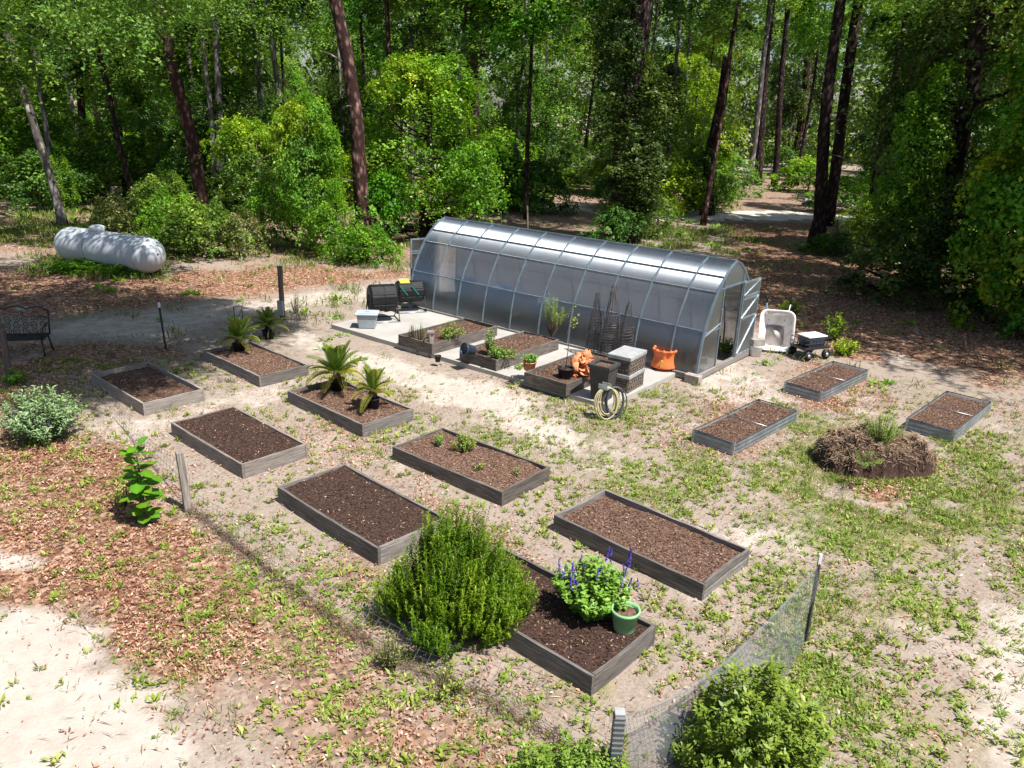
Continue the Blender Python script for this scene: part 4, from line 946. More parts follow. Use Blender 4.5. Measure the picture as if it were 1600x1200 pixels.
shoots_plant('pot_plant', 'small green plant trailing over the shard bed corner', (c.x - .22, c.y + .0, .36), 16, .14, .14, 10, .06, M['leaf_weed'], 62, up=.8)
c = at(883, 592, .33); bucket('plant_pot', 'black pot holding a bare sapling in the shard bed', 'pot', (c.x, c.y + .05, .33), .165, .24, M['black'], soilm=M['soil_dark'])
sp = thing('sapling', 'thin bare sapling with few yellow-green leaves in the black pot', 'plant', (c.x, c.y + .05, .53))
obj('stem', MB().tube([(0, 0, 0), (.03, 0, .5), (.05, 0, .9), (.10, 0, 1.15), (.06, 0, 1.5)], [.009, .008, .007, .006, .003], 6), M['twigwood'], sp)
rng_ = np.random.default_rng(2); PP = rng_.normal(size=(26, 3)) * np.array([.09, .07, .13]) + np.array([.12, 0, 1.05]); cloud_obj('foliage', PP, rng_.normal(size=(26, 3)) + np.array([0, 0, 1]), .07, M['leaf_yellow'], sp, 3, .45, tb=.8)
# heap of broken terracotta
c = at(912, 588, .33); heap = thing('shard_heap', 'heap of curved orange terracotta pot shards in the slab bed', 'shard heap', (c.x, c.y + .12, .30), -GA)
r = random.Random(12)
for k in range(48):
    m = MB(); w = r.uniform(.5, 1.4); rr_ = r.uniform(.09, .15); hh = r.uniform(.11, .2)
    m.grid(lambda a, b: (rr_ * (1 + .25 * b) * math.cos((a - .5) * w * 2), rr_ * (1 + .25 * b) * math.sin((a - .5) * w * 2), hh * (b - .5) * (1 + .25 * math.sin(a * 7 + k))), 6, 3)
    o = obj('shard', m, M['shard'], heap); ly = k / 48; q = r.uniform(0, 6.28); rd = (1 - ly * .85) * .42 * r.random() ** .4
    o.location = (math.cos(q) * rd * .8, math.sin(q) * rd, .06 + ly * .42); o.rotation_euler = (r.uniform(0, 6), r.uniform(0, 6), r.uniform(0, 6)); s_ = o.modifiers.new('thick', 'SOLIDIFY'); s_.thickness = .012
# tall charcoal planter
c = at(943, 628, SZ); pl = thing('tall_planter', 'tall square charcoal planter beside the carved storage boxes', 'planter', (c.x - .02, c.y + .22, SZ), -GA + math.radians(6))
m = MB(); m.box((0, 0, .35), (.46, .46, .70), taper=.72)
obj('planter_body', m, M['charcoal'], pl, bevel=.012)
m = MB()
for s in (-1, 1): m.box((s * .215, 0, .735), (.08, .51, .07)); m.box((0, s * .215, .735), (.35, .08, .07))
obj('rim', m, M['charcoal'], pl, bevel=.006); obj('soil', MB().box((0, 0, .708), (.36, .36, .02)), M['soil_brown'], pl)
# two carved storage boxes, one on the other
c = at(973, 612, SZ)
for k, (zz, lab) in enumerate(((SZ, 'lower of two carved grey-brown storage boxes stacked on the slab'), (SZ + .40, 'upper of two carved grey-brown storage boxes, with a flat grey lid'))):
    bx = thing('storage_box', lab, 'storage box', (c.x + .08, c.y + .34, zz), -GA + math.radians(5), 'stacked storage boxes')
    W_, D_, H_ = .50, .74, .31; m = MB(); m.box((0, 0, H_ / 2), (W_, D_, H_)); obj('box_body', m, M['boxside'], bx, bevel=.008)
    for (sx, sy, L_) in ((0, -1, W_), (1, 0, D_), (-1, 0, D_)):
        m = MB(); R3 = Matrix.Rotation(0 if sy else math.pi / 2, 3, 'Z'); off = Vector((sx * (W_ / 2 + .008), sy * (D_ / 2 + .008), 0))
        for z in (.03, .155, .28): m.box(off + Vector((0, 0, z)), (L_ + .02, .016, .035), R3)
        for q in (-1, 1): m.box(off + R3 @ Vector((q * (L_ / 2 - .02), 0, H_ / 2)), (.04, .02, H_), R3)
        for q in range(6):
            for z in (.092, .217): m.box(off + R3 @ Vector(((q - 2.5) * L_ / 7.0, 0, z)), (L_ / 11, .022, .05), R3 @ Matrix.Rotation(rnd.uniform(-.5, .5), 3, 'Y'))
        obj('carved_panel', m, M['boxside'], bx, bevel=.004)
    obj('lid', MB().box((0, 0, H_ + .045), (W_ + .06, D_ + .06, .085)), M['boxlid'], bx, bevel=.01)
# hose post and hoses
c = at(945, 652); hp = thing('hose_post', 'short metal stand with a hanger bracket holding coiled hoses', 'hose stand', c, -GA)
obj('pole', MB().box((0, 0, .28), (.05, .05, .66)), M['galv'], hp, bevel=.004)
m = MB(); m.box((0, -.09, .64), (.20, .16, .025)); m.box((0, -.16, .68), (.20, .02, .10)); m.box((0, -.02, .68), (.20, .02, .1)); obj('hanger', m, M['galv'], hp, bevel=.004)
def hose(label, mat, loops, seed):
    r = random.Random(seed); P = []
    for i in range(loops * 26 + 1):
        a = i / 26 * 2 * math.pi; k = i // 26; w = .155 + .035 * math.sin(k * 2.1 + seed) + .012 * k; hh = .30 + .035 * math.sin(k * 1.7 + seed * 2)
        P.append((math.sin(a) * w + .02 * math.sin(k * 3 + seed) + (.13 if seed == 2 else -.02), -.09 - .012 * (k % 5) + .025 * math.cos(a) + .012 * seed, .66 - hh + math.cos(a) * hh))
    t = tag(obj('garden_hose', MB().tube(P, .0125, 7), mat), label, 'hose'); t.location = c; t.rotation_euler = (0, 0, math.radians(12)); return t
hose('coiled pale yellow hose hanging on the hose stand', M['hose_pale'], 8, 1); hose('coiled dark grey hose hanging on the hose stand', M['hose_dark'], 8, 2)
# orange scalloped pot on feet and the little terracotta bowls
c = at(1038, 578, SZ); op = thing('scalloped_pot', 'bright orange scalloped pot on small castors at the slab end', 'pot', (c.x, c.y + .12, SZ))
op.scale = (.86, .86, .92)
wob = lambda a, z: 1 + .05 * math.cos(a * 10) * max(0, (z - .22) / .25)
obj('pot_body', MB().lathe([(.36, .07), (.365, .10), (.31, .22), (.285, .34), (.305, .46), (.335, .50), (.335, .53), (.30, .53), (.275, .46), (.25, .40), (.01, .40)], 60, wob=wob), M['orange'], op)
m = MB()
for k in range(10): a = k * math.pi / 5; m.lathe([(.035, .47), (.045, .50), (.035, .55), (.0, .555)], 8, c=(.315 * math.cos(a), .315 * math.sin(a), 0))
obj('rim_scallops', m, M['orange'], op)
for k in range(4):
    a = .5 + k * math.pi / 2; q = MB(); q.tube([(.33 * math.cos(a), .33 * math.sin(a) - .015, .045), (.33 * math.cos(a), .33 * math.sin(a) + .015, .045)], .045, 12); obj('castor', q, M['black'], op)
obj('tag', MB().box((-.13, -.345, .20), (.07, .02, .22), Matrix.Rotation(.25, 3, 'X')), M['yellow'], op, bevel=.008)
c = at(1014, 566, SZ); st = thing('bowl_stack', 'small stack of terracotta bowls beside the orange pot', 'bowls', (c.x, c.y + .1, SZ))
for k in range(4): obj('bowl', MB().lathe([(.09, 0), (.145, .06), (.155, .085), (.14, .085), (.10, .03), (.01, .03)], 18), M['terra'], st, (rnd.uniform(-.02, .02), rnd.uniform(-.02, .02), k * .085))
# tomato cages
def cage(label, px, H, r0, nrings, seed):
    c = ghp(px[2], -.30); H = at(px[0], px[1], Y=c.y).z - SZ; t = thing('tomato_cage', label, 'tomato cage', (c.x, c.y, SZ), seed, 'stacked wire tomato cages'); r = random.Random(seed)
    for k in range(nrings):
        z = .04 + (H * .58) * k / (nrings - 1); rr_ = r0 * (1 - .38 * z / H); R3 = [(rr_ * math.cos(a * math.pi / 9), rr_ * math.sin(a * math.pi / 9), z + .02 * math.sin(a * math.pi / 9 + k)) for a in range(18)]
        obj('ring', MB().tube(R3, .0072, 4, closed=True), M['rust'], t)
    for k in range(12):
        a = k * math.pi / 6 + r.uniform(-.1, .1); e = H * r.uniform(.86, 1.0); q = r.uniform(.10, .3) * r0
        obj('wire', MB().tube([(r0 * math.cos(a), r0 * math.sin(a), 0), (r0 * .64 * math.cos(a), r0 * .64 * math.sin(a), H * .58), (q * math.cos(a), q * math.sin(a), e)], .0072, 4), M['rust'], t)
cage('stack of wire tomato cages, leftmost of three by the greenhouse wall', (937, 455, 6.72), 1.32, .21, 17, 1)
cage('tallest stack of wire tomato cages, middle of three by the greenhouse wall', (963, 443, 7.16), 1.72, .25, 24, 2)
cage('stack of wire tomato cages, rightmost of three by the greenhouse wall', (987, 470, 7.60), 1.22, .20, 15, 3)
# compost tumblers
def tumbler(label, px, L, R, seed, panel):
    c = at(px[0], px[1], SZ); t = thing('compost_tumbler', label, 'compost tumbler', (c.x, c.y, SZ), math.radians(22), 'compost tumblers'); zc = .27 + R; n = 14
    m = MB(); V = []
    for (x, q) in ((-L / 2, .80), (-L / 2 + .05, 1), (-.02, 1), (-.02, .97), (.02, .97), (.02, 1), (L / 2 - .05, 1), (L / 2, .80)):
        for k in range(n):
            a = (k + .5) * 2 * math.pi / n; V.append((x, R * q * math.cos(a), zc + R * q * math.sin(a)))
    F = [(i * n + k, i * n + (k + 1) % n, (i + 1) * n + (k + 1) % n, (i + 1) * n + k) for i in range(7) for k in range(n)] + [tuple(range(n)), tuple(7 * n + k for k in range(n - 1, -1, -1))]
    m.add(V, [tuple(reversed(f)) for f in F]); obj('drum', m, M['black'], t, bevel=.012)
    for k in range(7):
        a = k * 2 * math.pi / 7; q = MB(); q.box((0, R * .985 * math.cos(a), zc + R * .985 * math.sin(a)), (L * .8, .03, .02), Matrix.Rotation(a - math.pi / 2, 3, 'X')); obj('rib', q, M['black'], t, bevel=.006)
    for s in (-1, 1):
        q = MB(); q.lathe([(.10, 0), (.10, .03), (.045, .04), (.03, .06), (.01, .06)], 14, rot=Matrix.Rotation(s * math.pi / 2, 3, 'Y'), c=(s * (L / 2 - .01), 0, zc)); obj('hub', q, M['charcoal'], t)
        x = s * (L / 2 + .03); obj('leg_frame', MB().tube([(x, 0, zc), (x, -.24, .12), (x, -.33, .016), (x, .33, .016), (x, .24, .12), (x, 0, zc)], .014, 7), M['iron'], t)
    for y in (-.33, .33): obj('foot_rail', MB().tube([(-L / 2 - .03, y, .016), (L / 2 + .03, y, .016)], .014, 7), M['galv' if y < 0 else 'iron'], t)
    if panel:
        a = math.radians(105); R3 = Matrix.Rotation(a - math.pi / 2, 3, 'X'); q = MB(); q.box((-L * .22, R * .955 * math.cos(a), zc + R * .955 * math.sin(a) + .02), (L * .36, .26, .02), R3); obj('door_panel', q, M['yellow'], t, bevel=.006)
        for s in (-.3, .12): q = MB(); q.bar((s * L - .1, -R * .93, zc + .2), (s * L + .1, -R * 1.0, zc - .05), .035); obj('trim', q, M['green_plastic'], t)
        obj('lever', MB().box((-L / 2 - .08, -.12, zc - .06), (.07, .05, .17), Matrix.Rotation(.4, 3, 'Y')), M['yellow'], t, bevel=.01)
tumbler('plain black ribbed compost tumbler next to the grey tote', (598, 500), .76, .37, 1, False)
tumbler('black compost tumbler with a yellow door panel by the greenhouse', (640, 485), .78, .31, 2, True)
c = at(573, 513, SZ); tt = thing('storage_tote', 'grey plastic storage tote with a paler lid on the slab corner', 'tote', (c.x, c.y + .12, SZ), math.radians(4))
obj('tote_body', MB().box((0, 0, .19), (.52, .44, .38), taper=.84), M['tote'], tt, bevel=.03)
m = MB(); m.box((0, 0, .395), (.60, .52, .035)); m.box((0, 0, .42), (.46, .38, .025)); obj('lid', m, M['tote_lid'], tt, bevel=.012)
m = MB(); m.box((0, 0, .43), (.12, .05, .02)); obj('lid_handle', m, M['tote'], tt, bevel=.006)
# wheelbarrow standing on its nose
c = at(1212, 551); wb = thing('wheelbarrow', 'whitish wheelbarrow stood on its nose against the grass', 'wheelbarrow', (c.x, c.y + .18, 0), math.radians(-12))
def rrect(w, h, r, n=6):
    P = []
    for (sx, sy, a0) in ((1, 1, 0), (-1, 1, 90), (-1, -1, 180), (1, -1, 270)):
        for k in range(n + 1): a = math.radians(a0 + 90 * k / n); P.append((sx * (w / 2 - r) + r * math.cos(a), sy * (h / 2 - r) + r * math.sin(a)))
    return P
Rw = Matrix.Rotation(math.radians(64), 3, 'X'); m = MB(); V = []; LV = [(.46, .56, .12, -.36, -.06), (.50, .62, .13, -.345, -.05), (.74, .92, .17, -.10, 0), (.84, 1.04, .19, 0, 0), (.90, 1.10, .2, .0, 0), (.90, 1.10, .2, -.025, 0), (.82, 1.0, .18, -.03, 0), (.52, .66, .14, -.37, -.05), (.44, .54, .12, -.385, -.06)]
rings = [rrect(w, h, r_) for (w, h, r_, z, y) in LV]; nn = len(rings[0])
for (w, h, r_, z, y), R_ in zip(LV, rings): V += [Rw @ Vector((a, b + y, z)) + Vector((0, 0, .55)) for a, b in R_]
F = [(i * nn + k, i * nn + (k + 1) % nn, (i + 1) * nn + (k + 1) % nn, (i + 1) * nn + k) for i in range(len(LV) - 1) for k in range(nn)] + [tuple(range(nn)), tuple((len(LV) - 1) * nn + k for k in range(nn - 1, -1, -1))]
m.add(V, [tuple(reversed(f)) for f in F], True); obj('tray', m, M['barrow'], wb)
for s, mt in ((-1, 'blue'), (1, 'galv')):
    obj('handle', MB().tube([(s * .16, .30, .10), (s * .22, .42, .6), (s * .30, .42, 1.18)], .02, 8), M[mt], wb); obj('grip', MB().tube([(s * .30, .42, 1.18), (s * .315, .42, 1.36)], .024, 8), M['black'], wb)
obj('wheel', MB().tube([(math.cos(a * math.pi / 10) * .15, .46 + .0, .19 + math.sin(a * math.pi / 10) * .15) for a in range(20)], .045, 8, closed=True), M['black'], wb)
obj('leg', MB().tube([(-.2, .34, .75), (-.22, .62, .55), (.22, .62, .55), (.2, .34, .75)], .015, 6), M['galv'], wb)
# garden cart
c = at(1266, 560); ct = thing('garden_cart', 'small black wire-sided garden cart carrying a pale lidded bin', 'cart', (c.x, c.y + .15, 0), math.radians(25))
obj('bed', MB().box((0, 0, .28), (.86, .52, .03)), M['iron'], ct, bevel=.005)
for s in (-1, 1):
    m = MB()
    for z in (.32, .42, .54): m.tube([(-.43, s * .26, z), (.43, s * .26, z)], .009, 5)
    for k in range(8): m.tube([(-.43 + k * .86 / 7, s * .26, .29), (-.43 + k * .86 / 7, s * .26, .54)], .007, 5)
    obj('side_rack', m, M['iron'], ct); m = MB()
    for z in (.32, .42, .54): m.tube([(s * .43, -.26, z), (s * .43, .26, z)], .009, 5)
    for k in range(5): m.tube([(s * .43, -.26 + k * .13, .29), (s * .43, -.26 + k * .13, .54)], .007, 5)
    obj('end_rack', m, M['iron'], ct)
    for y in (-1, 1):
        q = MB(); q.tube([(s * .30, y * .24, .12), (s * .30, y * .31, .12)], .12, 16); w_ = obj('wheel', q, M['black'], ct); obj('hub', MB().tube([(s * .30, y * .312, .12), (s * .30, y * .325, .12)], .05, 12), M['galv'], w_)
obj('pull_handle', MB().tube([(.44, 0, .24), (.58, 0, .5), (.60, 0, .86), (.60, -.1, .9), (.60, .1, .9)], .014, 6), M['iron'], ct)
bn = thing('lidded_bin', 'pale lidded bin sitting in the black garden cart', 'bin', (c.x + .02, c.y + .16, .297), math.radians(25))
obj('bin_body', MB().box((0, 0, .13), (.58, .40, .26), taper=.85), M['dkblue'], bn, bevel=.02); obj('lid', MB().box((0, 0, .28), (.62, .44, .035)), M['white'], bn, bevel=.012)
c = at(1181, 557); bl = thing('block_bucket', 'white bucket with a grey concrete block on top by the open door', 'bucket', (c.x, c.y + .1, 0))
obj('bucket_body', MB().lathe([(.14, 0), (.17, .26), (.175, .27), (.15, .27), (.01, .25)], 20), M['white'], bl); obj('block', MB().box((.02, 0, .36), (.36, .20, .17), Matrix.Rotation(.3, 3, 'Z')), M['block'], bl, bevel=.01)

# ------------------------------------------------------------------ posts
def wpost(label, base, top, r, mat, square=True, name='post', extra=None, group=None):
    b = at(*base); Y = b.y; q = at(*top, Y=Y); t = thing(name, label, 'post', b, 0, group); v = q - b; h = v.z; lx = v.x
    m = MB(); V = []; n = 9; nn = 4 if square else 10; rr_ = random.Random(int(base[0]))
    for i in range(n + 1):
        s = i / n
        for k in range(nn): a = (k + .5) * 2 * math.pi / nn + .6; jr = r * (1.41 if square else 1) * rr_.uniform(.94, 1.05); V.append((lx * s + jr * math.cos(a), jr * math.sin(a), h * s - (.06 if i == 0 else 0)))
    F = [(i * nn + k, i * nn + (k + 1) % nn, (i + 1) * nn + (k + 1) % nn, (i + 1) * nn + k) for i in range(n) for k in range(nn)] + [tuple(range(nn - 1, -1, -1)), tuple(n * nn + k for k in range(nn))]
    m.add(V, F, not square); obj('shaft', m, mat, t, bevel=.006 if square else 0); return t, h, lx
M['wood_vert'] = pmat('wood_vert', (0.10, 0.085, 0.075), (0.36, 0.32, 0.29), 3.5, .9, .6, stretch=(9, 9, .7))
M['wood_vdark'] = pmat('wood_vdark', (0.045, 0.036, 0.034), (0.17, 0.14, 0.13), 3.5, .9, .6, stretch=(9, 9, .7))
wpost('short weathered wood post leaning beside the bare dark-soil bed', (294, 797), (280, 706), .05, M['wood_vert'])
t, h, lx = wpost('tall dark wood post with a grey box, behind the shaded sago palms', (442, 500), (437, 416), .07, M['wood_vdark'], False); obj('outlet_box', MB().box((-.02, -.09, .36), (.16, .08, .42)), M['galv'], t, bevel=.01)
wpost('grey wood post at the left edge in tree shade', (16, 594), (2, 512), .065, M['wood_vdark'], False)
t, h, lx = wpost('weathered square tap post with a cap in front of the first slab bed', (673, 557), (673, 520), .06, M['wood_vert']); obj('cap', MB().box((0, 0, h + .02), (.17, .17, .05)), M['wood_vert'], t, bevel=.006)
obj('tap', MB().tube([(-.07, -.02, h - .12), (-.14, -.04, h - .12), (-.16, -.05, h - .2)], .016, 7), M['iron'], t)
t, h, lx = wpost('thin black metal fence stake with a white tip', (259, 545), (249, 480), .022, M['iron']); obj('tip', MB().box((lx * 1.03, 0, h + .05), (.045, .035, .12)), M['white'], t)
t, h, lx = wpost('slim metal corner stake with pale tip holding up the netting', (1258, 1005), (1280, 880), .018, M['charcoal']); obj('tip', MB().box((lx * 1.04, 0, h + .05), (.032, .032, .13)), M['white'], t)
# banded front post
b = at(958, 1216); q = at(952, 1112, Y=b.y); t = thing('banded_post', 'stout square grey post wrapped in ribbed plastic, bottom centre', 'post', b); h = q.z
obj('core', MB().box((0, 0, h / 2), (.085, .085, h)), M['boxlid'], t, bevel=.004)
for k in range(24): obj('band', MB().box((0, 0, .05 + k * (h - .07) / 24), (.10, .10, .011)), M['charcoal'] if k % 2 else M['galv'], t)
obj('cap', MB().box((0, 0, h + .004), (.092, .092, .02)), M['boxlid'], t, bevel=.004)
PF = Vector((b.x, b.y, 0)); PFH = h
# stakes and small frames
t, h, lx = wpost('pale thin stake standing behind the greenhouse ridge', (825, 372), (824, 322), .03, M['wood_light'], name='stake')
for k, (u, v, v2, lab) in enumerate(((783, 350, 330, 'thin pale stake in the shade left of the taller stake'), (793, 352, 331, 'second thin pale stake close to the taller stake'))): wpost(lab, (u, v), (u, v2), .02, M['wood_light'], name='stake')
c = at(373, 502); fr = tag(obj('wire_hoop', MB().tube([(-.11, 0, 0), (-.11, 0, .42), (.11, 0, .42), (.11, 0, 0)], .012, 6), M['iron']), 'small black wire hoop standing behind the shaded sago palms', 'hoop'); fr.location = c
c = at(461, 518); wc = thing('wire_cylinder', 'narrow wire mesh cylinder standing right of the tall dark post', 'wire cage', c)
for k in range(9): obj('ring', MB().tube([(.11 * math.cos(a * .5236), .11 * math.sin(a * .5236), .02 + k * .07) for a in range(12)], .003, 4, closed=True), M['wire'], wc)
for k in range(10): a = k * .628; obj('wire', MB().tube([(.11 * math.cos(a), .11 * math.sin(a), 0), (.11 * math.cos(a), .11 * math.sin(a), .62)], .003, 4), M['wire'], wc)

# ------------------------------------------------------------------ netting and wire fence
PRt = at(1258, 1005); PRtop = at(1281, 876, Y=PRt.y)
nt_ = thing('garden_netting', 'sagging translucent grey netting strung between stake and banded post', 'netting', (0, 0, 0))
Ptop0 = PF + Vector((.04, 0, PFH - .03)); Pbot0 = PF + Vector((.12, -.05, 0.01))
def nf(a, b):
    top = Ptop0.lerp(PRtop - Vector((0, 0, .06)), a); top.z -= .34 * math.sin(math.pi * a) ** .9 * (1.25 - .5 * a)
    bot = Pbot0.lerp(PRt + Vector((0, 0, .01)), a) + Vector((.16, -.20, 0)) * math.sin(math.pi * a)
    bot.z = .012 + .02 * abs(math.sin(a * 23))
    p = bot.lerp(top, b); nrm = Vector((PRt.y - PF.y, -(PRt.x - PF.x), 0)).normalized()
    return p + nrm * (.05 * math.sin(a * 11 + b * 3) * math.sin(math.pi * b) + .03 * math.sin(a * 29 + b * 7) * b * (1 - b))
obj('net_sheet', MB().grid(nf, 70, 14), M['net'], nt_)
obj('net_hem', MB().tube([nf(i / 60, 1.0) + Vector((0, 0, .004)) for i in range(61)], [.008 + .012 * math.sin(math.pi * i / 60) for i in range(61)], 6), M['net'], nt_)
m = MB()
for k in range(15):
    b_ = k / 14; m.tube([nf(i / 70, b_) for i in range(71)], .0012, 3, caps=False)
for k in range(60):
    a_ = k / 59; m.tube([nf(a_, i / 10) for i in range(11)], .0012, 3, caps=False)
obj('net_strands', m, M['charcoal'], nt_)
m = MB()
for k in range(9): m.tube([PRt + (PRtop - PRt) * (.12 + .09 * k) + Vector((.0, 0, 0)), nf(.985, .1 + .1 * k)], .004, 4)
obj('net_tie', m, M['charcoal'], nt_)
def wire_fence(label, pts, H, lean, nz, step):
    P = [at(*p) for p in pts]; t = thing('wire_fence', label, 'fence', (P[0].x, P[0].y, 0)); o = P[0].copy(); o.z = 0
    Q = [];
    for a, b in zip(P, P[1:]):
        n = max(1, int((b - a).length / step))
        for k in range(n): Q.append(a.lerp(b, k / n))
    Q.append(P[-1]); r = random.Random(5); ht = [H * (.75 + .25 * math.sin(i * .21 + 1)) for i in range(len(Q))]
    ln = [Vector(lean) * (.8 + .5 * math.sin(i * .13)) for i in range(len(Q))]
    def pt(i, s): return Q[i] - o + ln[i] * s + Vector((0, 0, ht[i] * s))
    m = MB()
    for k in range(nz): m.tube([pt(i, k / (nz - 1)) for i in range(len(Q))], .0024, 3, caps=False)
    obj('wire_strands', m, M['wire'], t); m = MB()
    for i in range(len(Q)): m.tube([pt(i, 0), pt(i, .5), pt(i, 1)], .0022, 3, caps=False)
    obj('wire_uprights', m, M['wire'], t); return Q
FQ = wire_fence('thin leaning wire fence running from the banded post past the rosemary', [(958, 1216), (840, 1140), (740, 1085), (620, 1035), (500, 960), (390, 870), (296, 797)], .5, (.12, .12, 0), 6, .15)
FQ2 = wire_fence('thin wire fence in the shade beside the half-shaded bed', [(296, 797), (230, 720), (180, 655), (110, 625), (16, 594)], .55, (.05, .05, 0), 6, .15)
# dry twigs and vine gathered at the foot of the fence
rng = np.random.default_rng(77); idx = rng.integers(0, len(FQ), 2600); B = np.array([tuple(q) for q in FQ]); P = B[idx] + rng.normal(size=(2600, 3)) * np.array([.06, .06, 0]); P[:, 2] = np.abs(rng.normal(size=2600)) * .022 + .012
kind(obj('dry_twigs', npm('dry_twigs', *leafcloud(P, rng.normal(size=(2600, 3)) * .5 + np.array([0, 0, 1]), rng.uniform(.05, .17, 2600), rng, .05, .02, T=rng.normal(size=(2600, 3)) + np.array([1.2, -1.0, 0])), tint=np.repeat(rng.random(2600), 4)), M['twig']), 'stuff', 'dry twigs and dead vine along the foot of the wire fence')

# ------------------------------------------------------------------ iron bench
c = at(26, 556); be = thing('iron_bench', 'ornate black cast-iron bench in deep shade at the left edge', 'bench', c, math.radians(16))
def spiral(cx, cz, r0, turns, s, rot=0): return [(cx + s * r0 * (1 - t * .82) * math.cos(rot + t * turns * 6.283), .30 + .12 * (cz - .45) / .5, cz + r0 * (1 - t * .82) * math.sin(rot + t * turns * 6.283)) for t in [k / 22 for k in range(23)]]
bk = MB()
for i in range(7):
    for j in range(3): bk.tube(spiral(-.54 + i * .18, .50 + j * .14, .085, 1.5, 1 if (i + j) % 2 else -1, i * .7 + j), .009, 5)
obj('scrollwork', bk, M['iron'], be)
fr = MB(); top = [(-.66 + 1.32 * k / 24, .44, .93 + .07 * abs(math.sin(k / 24 * math.pi * 3)) + .06 * math.sin(k / 24 * math.pi)) for k in range(25)]
fr.tube(top, .018, 7); fr.tube([(-.66, .30, .43), (.66, .30, .43)], .018, 7); fr.tube([(-.66, .30, .40), (-.66, .46, .95)], .02, 7); fr.tube([(.66, .30, .40), (.66, .46, .95)], .02, 7); obj('back_frame', fr, M['iron'], be)
for k in range(9): obj('seat_slat', MB().box((0, -.20 + k * .058, .42), (1.34, .036, .016)), M['iron'], be)
for s in (-1, 1):
    for y in (-.22, .30): obj('leg', MB().tube([(s * .62, y, .41), (s * .64, y + (.03 if y > 0 else -.03), .2), (s * .66, y + (.08 if y > 0 else -.06), 0)], [.022, .018, .024], 7), M['iron'], be)
    obj('armrest', MB().tube([(s * .66, .36, .68), (s * .67, .1, .70), (s * .67, -.2, .66), (s * .66, -.24, .58), (s * .64, -.22, .42)], .018, 7), M['iron'], be)

# ------------------------------------------------------------------ propane tank
a_ = at(97, 379, .72); b_ = at(249, 402, .70); ax = (b_ - a_); L = ax.length; mid = (a_ + b_) / 2; R = .60
tk = thing('gas_tank', 'long pale grey horizontal gas tank dappled with tree shade', 'gas tank', (mid.x, mid.y, 0), math.atan2(ax.y, ax.x))
prof = [(R * math.sin(k * math.pi / 20), -L / 2 + R * (1 - math.cos(k * math.pi / 20)) * .95) for k in range(11)]; prof += [(r_, -z) for r_, z in reversed(prof)]; prof[0] = (.005, prof[0][1]); prof[-1] = (.005, prof[-1][1])
obj('shell', MB().lathe(prof, 40, c=(0, 0, .72), rot=Matrix.Rotation(math.pi / 2, 3, 'Y')), M['tank'], tk)
for x in (-L / 2 + R * .95, -L * .12, L / 2 - R * .95): obj('weld_seam', MB().tube([(x, math.cos(k * math.pi / 20) * (R + .001), .72 + math.sin(k * math.pi / 20) * (R + .001)) for k in range(40)], .008, 5, closed=True), M['galv'] if x != -L * .12 else M['charcoal'], tk)
obj('dome', MB().lathe([(.24, 1.24), (.25, 1.42), (.235, 1.47), (.15, 1.50), (.01, 1.51)], 24, c=(-L * .10, 0, 0)), M['tank'], tk)
for x in (-L * .27, L * .27):
    for y in (-.3, .3): obj('foot', MB().box((x, y, .1), (.12, .14, .26)), M['charcoal'], tk)
obj('end_plug', MB().lathe([(.04, 0), (.04, .04), (.01, .045)], 12, c=(L / 2 - .04, -.04, .80), rot=Matrix.Rotation(math.pi / 2, 3, 'Y')), M['charcoal'], tk)

# ------------------------------------------------------------------ trees that can be told apart
V3 = Vector
ptree('leaning_tree', 'pale grey slender trunk leaning left behind the gas tank', (98, 352), (8, 30), .20, .11, 'bark_grey', 13, [('oak', 'leaf_oak', (-1, 0, 1), (.8, .8, .8), 1)], mid_px=[(72, 250)])
ptree('pine_tree', 'leaning reddish flaky-barked pine trunk right of the gas tank', (320, 348), (262, 55), .33, .19, 'bark_pine', 19, [('pine', 'leaf_pine', (0, 0, 0), (1.2, 1.2, 1.0), 0)], mid_px=[(296, 210)])
ptree('grey_tree', 'straight slim pale grey trunk just right of the reddish pine', (345, 334), (338, 0), .19, .13, 'bark_grey', 15, [('oak2', 'leaf_oak', (0, 0, 1), (.9, .9, .9), 2)])
ptree('grey_tree', 'thinner pale trunk forking up beside the slim grey trunk', (337, 336), (320, 75), .13, .08, 'bark_grey', 13, [('oak', 'leaf_oak', (-1, 1, .5), (.7, .7, .7), 4)], mid_px=[(330, 180)])
ptree('pine_tree', 'dark purplish pine trunk rising left of the lush round tree', (573, 384), (520, -10), .32, .21, 'bark_pine', 20, [('pine', 'leaf_pine', (0, 0, 0), (1.2, 1.2, 1), 1)], mid_px=[(556, 200)])
b = at(662, 372); tree('leafy_tree', 'lush bright green round-crowned tree behind the greenhouse left end', b, [b + V3((.1, 0, 2)), b + V3((.3, .2, 5.5))], .24, .08, 'bark_dark',
     [('broad', 'leaf_bright', (b.x + .55, b.y, 4.35), (1.06, 1.0, 1.0), .4), ('bush', 'leaf_bright', (b.x - 1.5, b.y - 1.6, 1.6), (1.2, 1, 1.25), 1.2), ('bush2', 'leaf_bright', (b.x + 2.2, b.y - .6, 2.6), (1.0, 1, 1.2), .2), ('bush', 'leaf_yellow', (b.x - .6, b.y - 1.2, 6.6), (1.0, 1, 1), 3)], limbs=8)
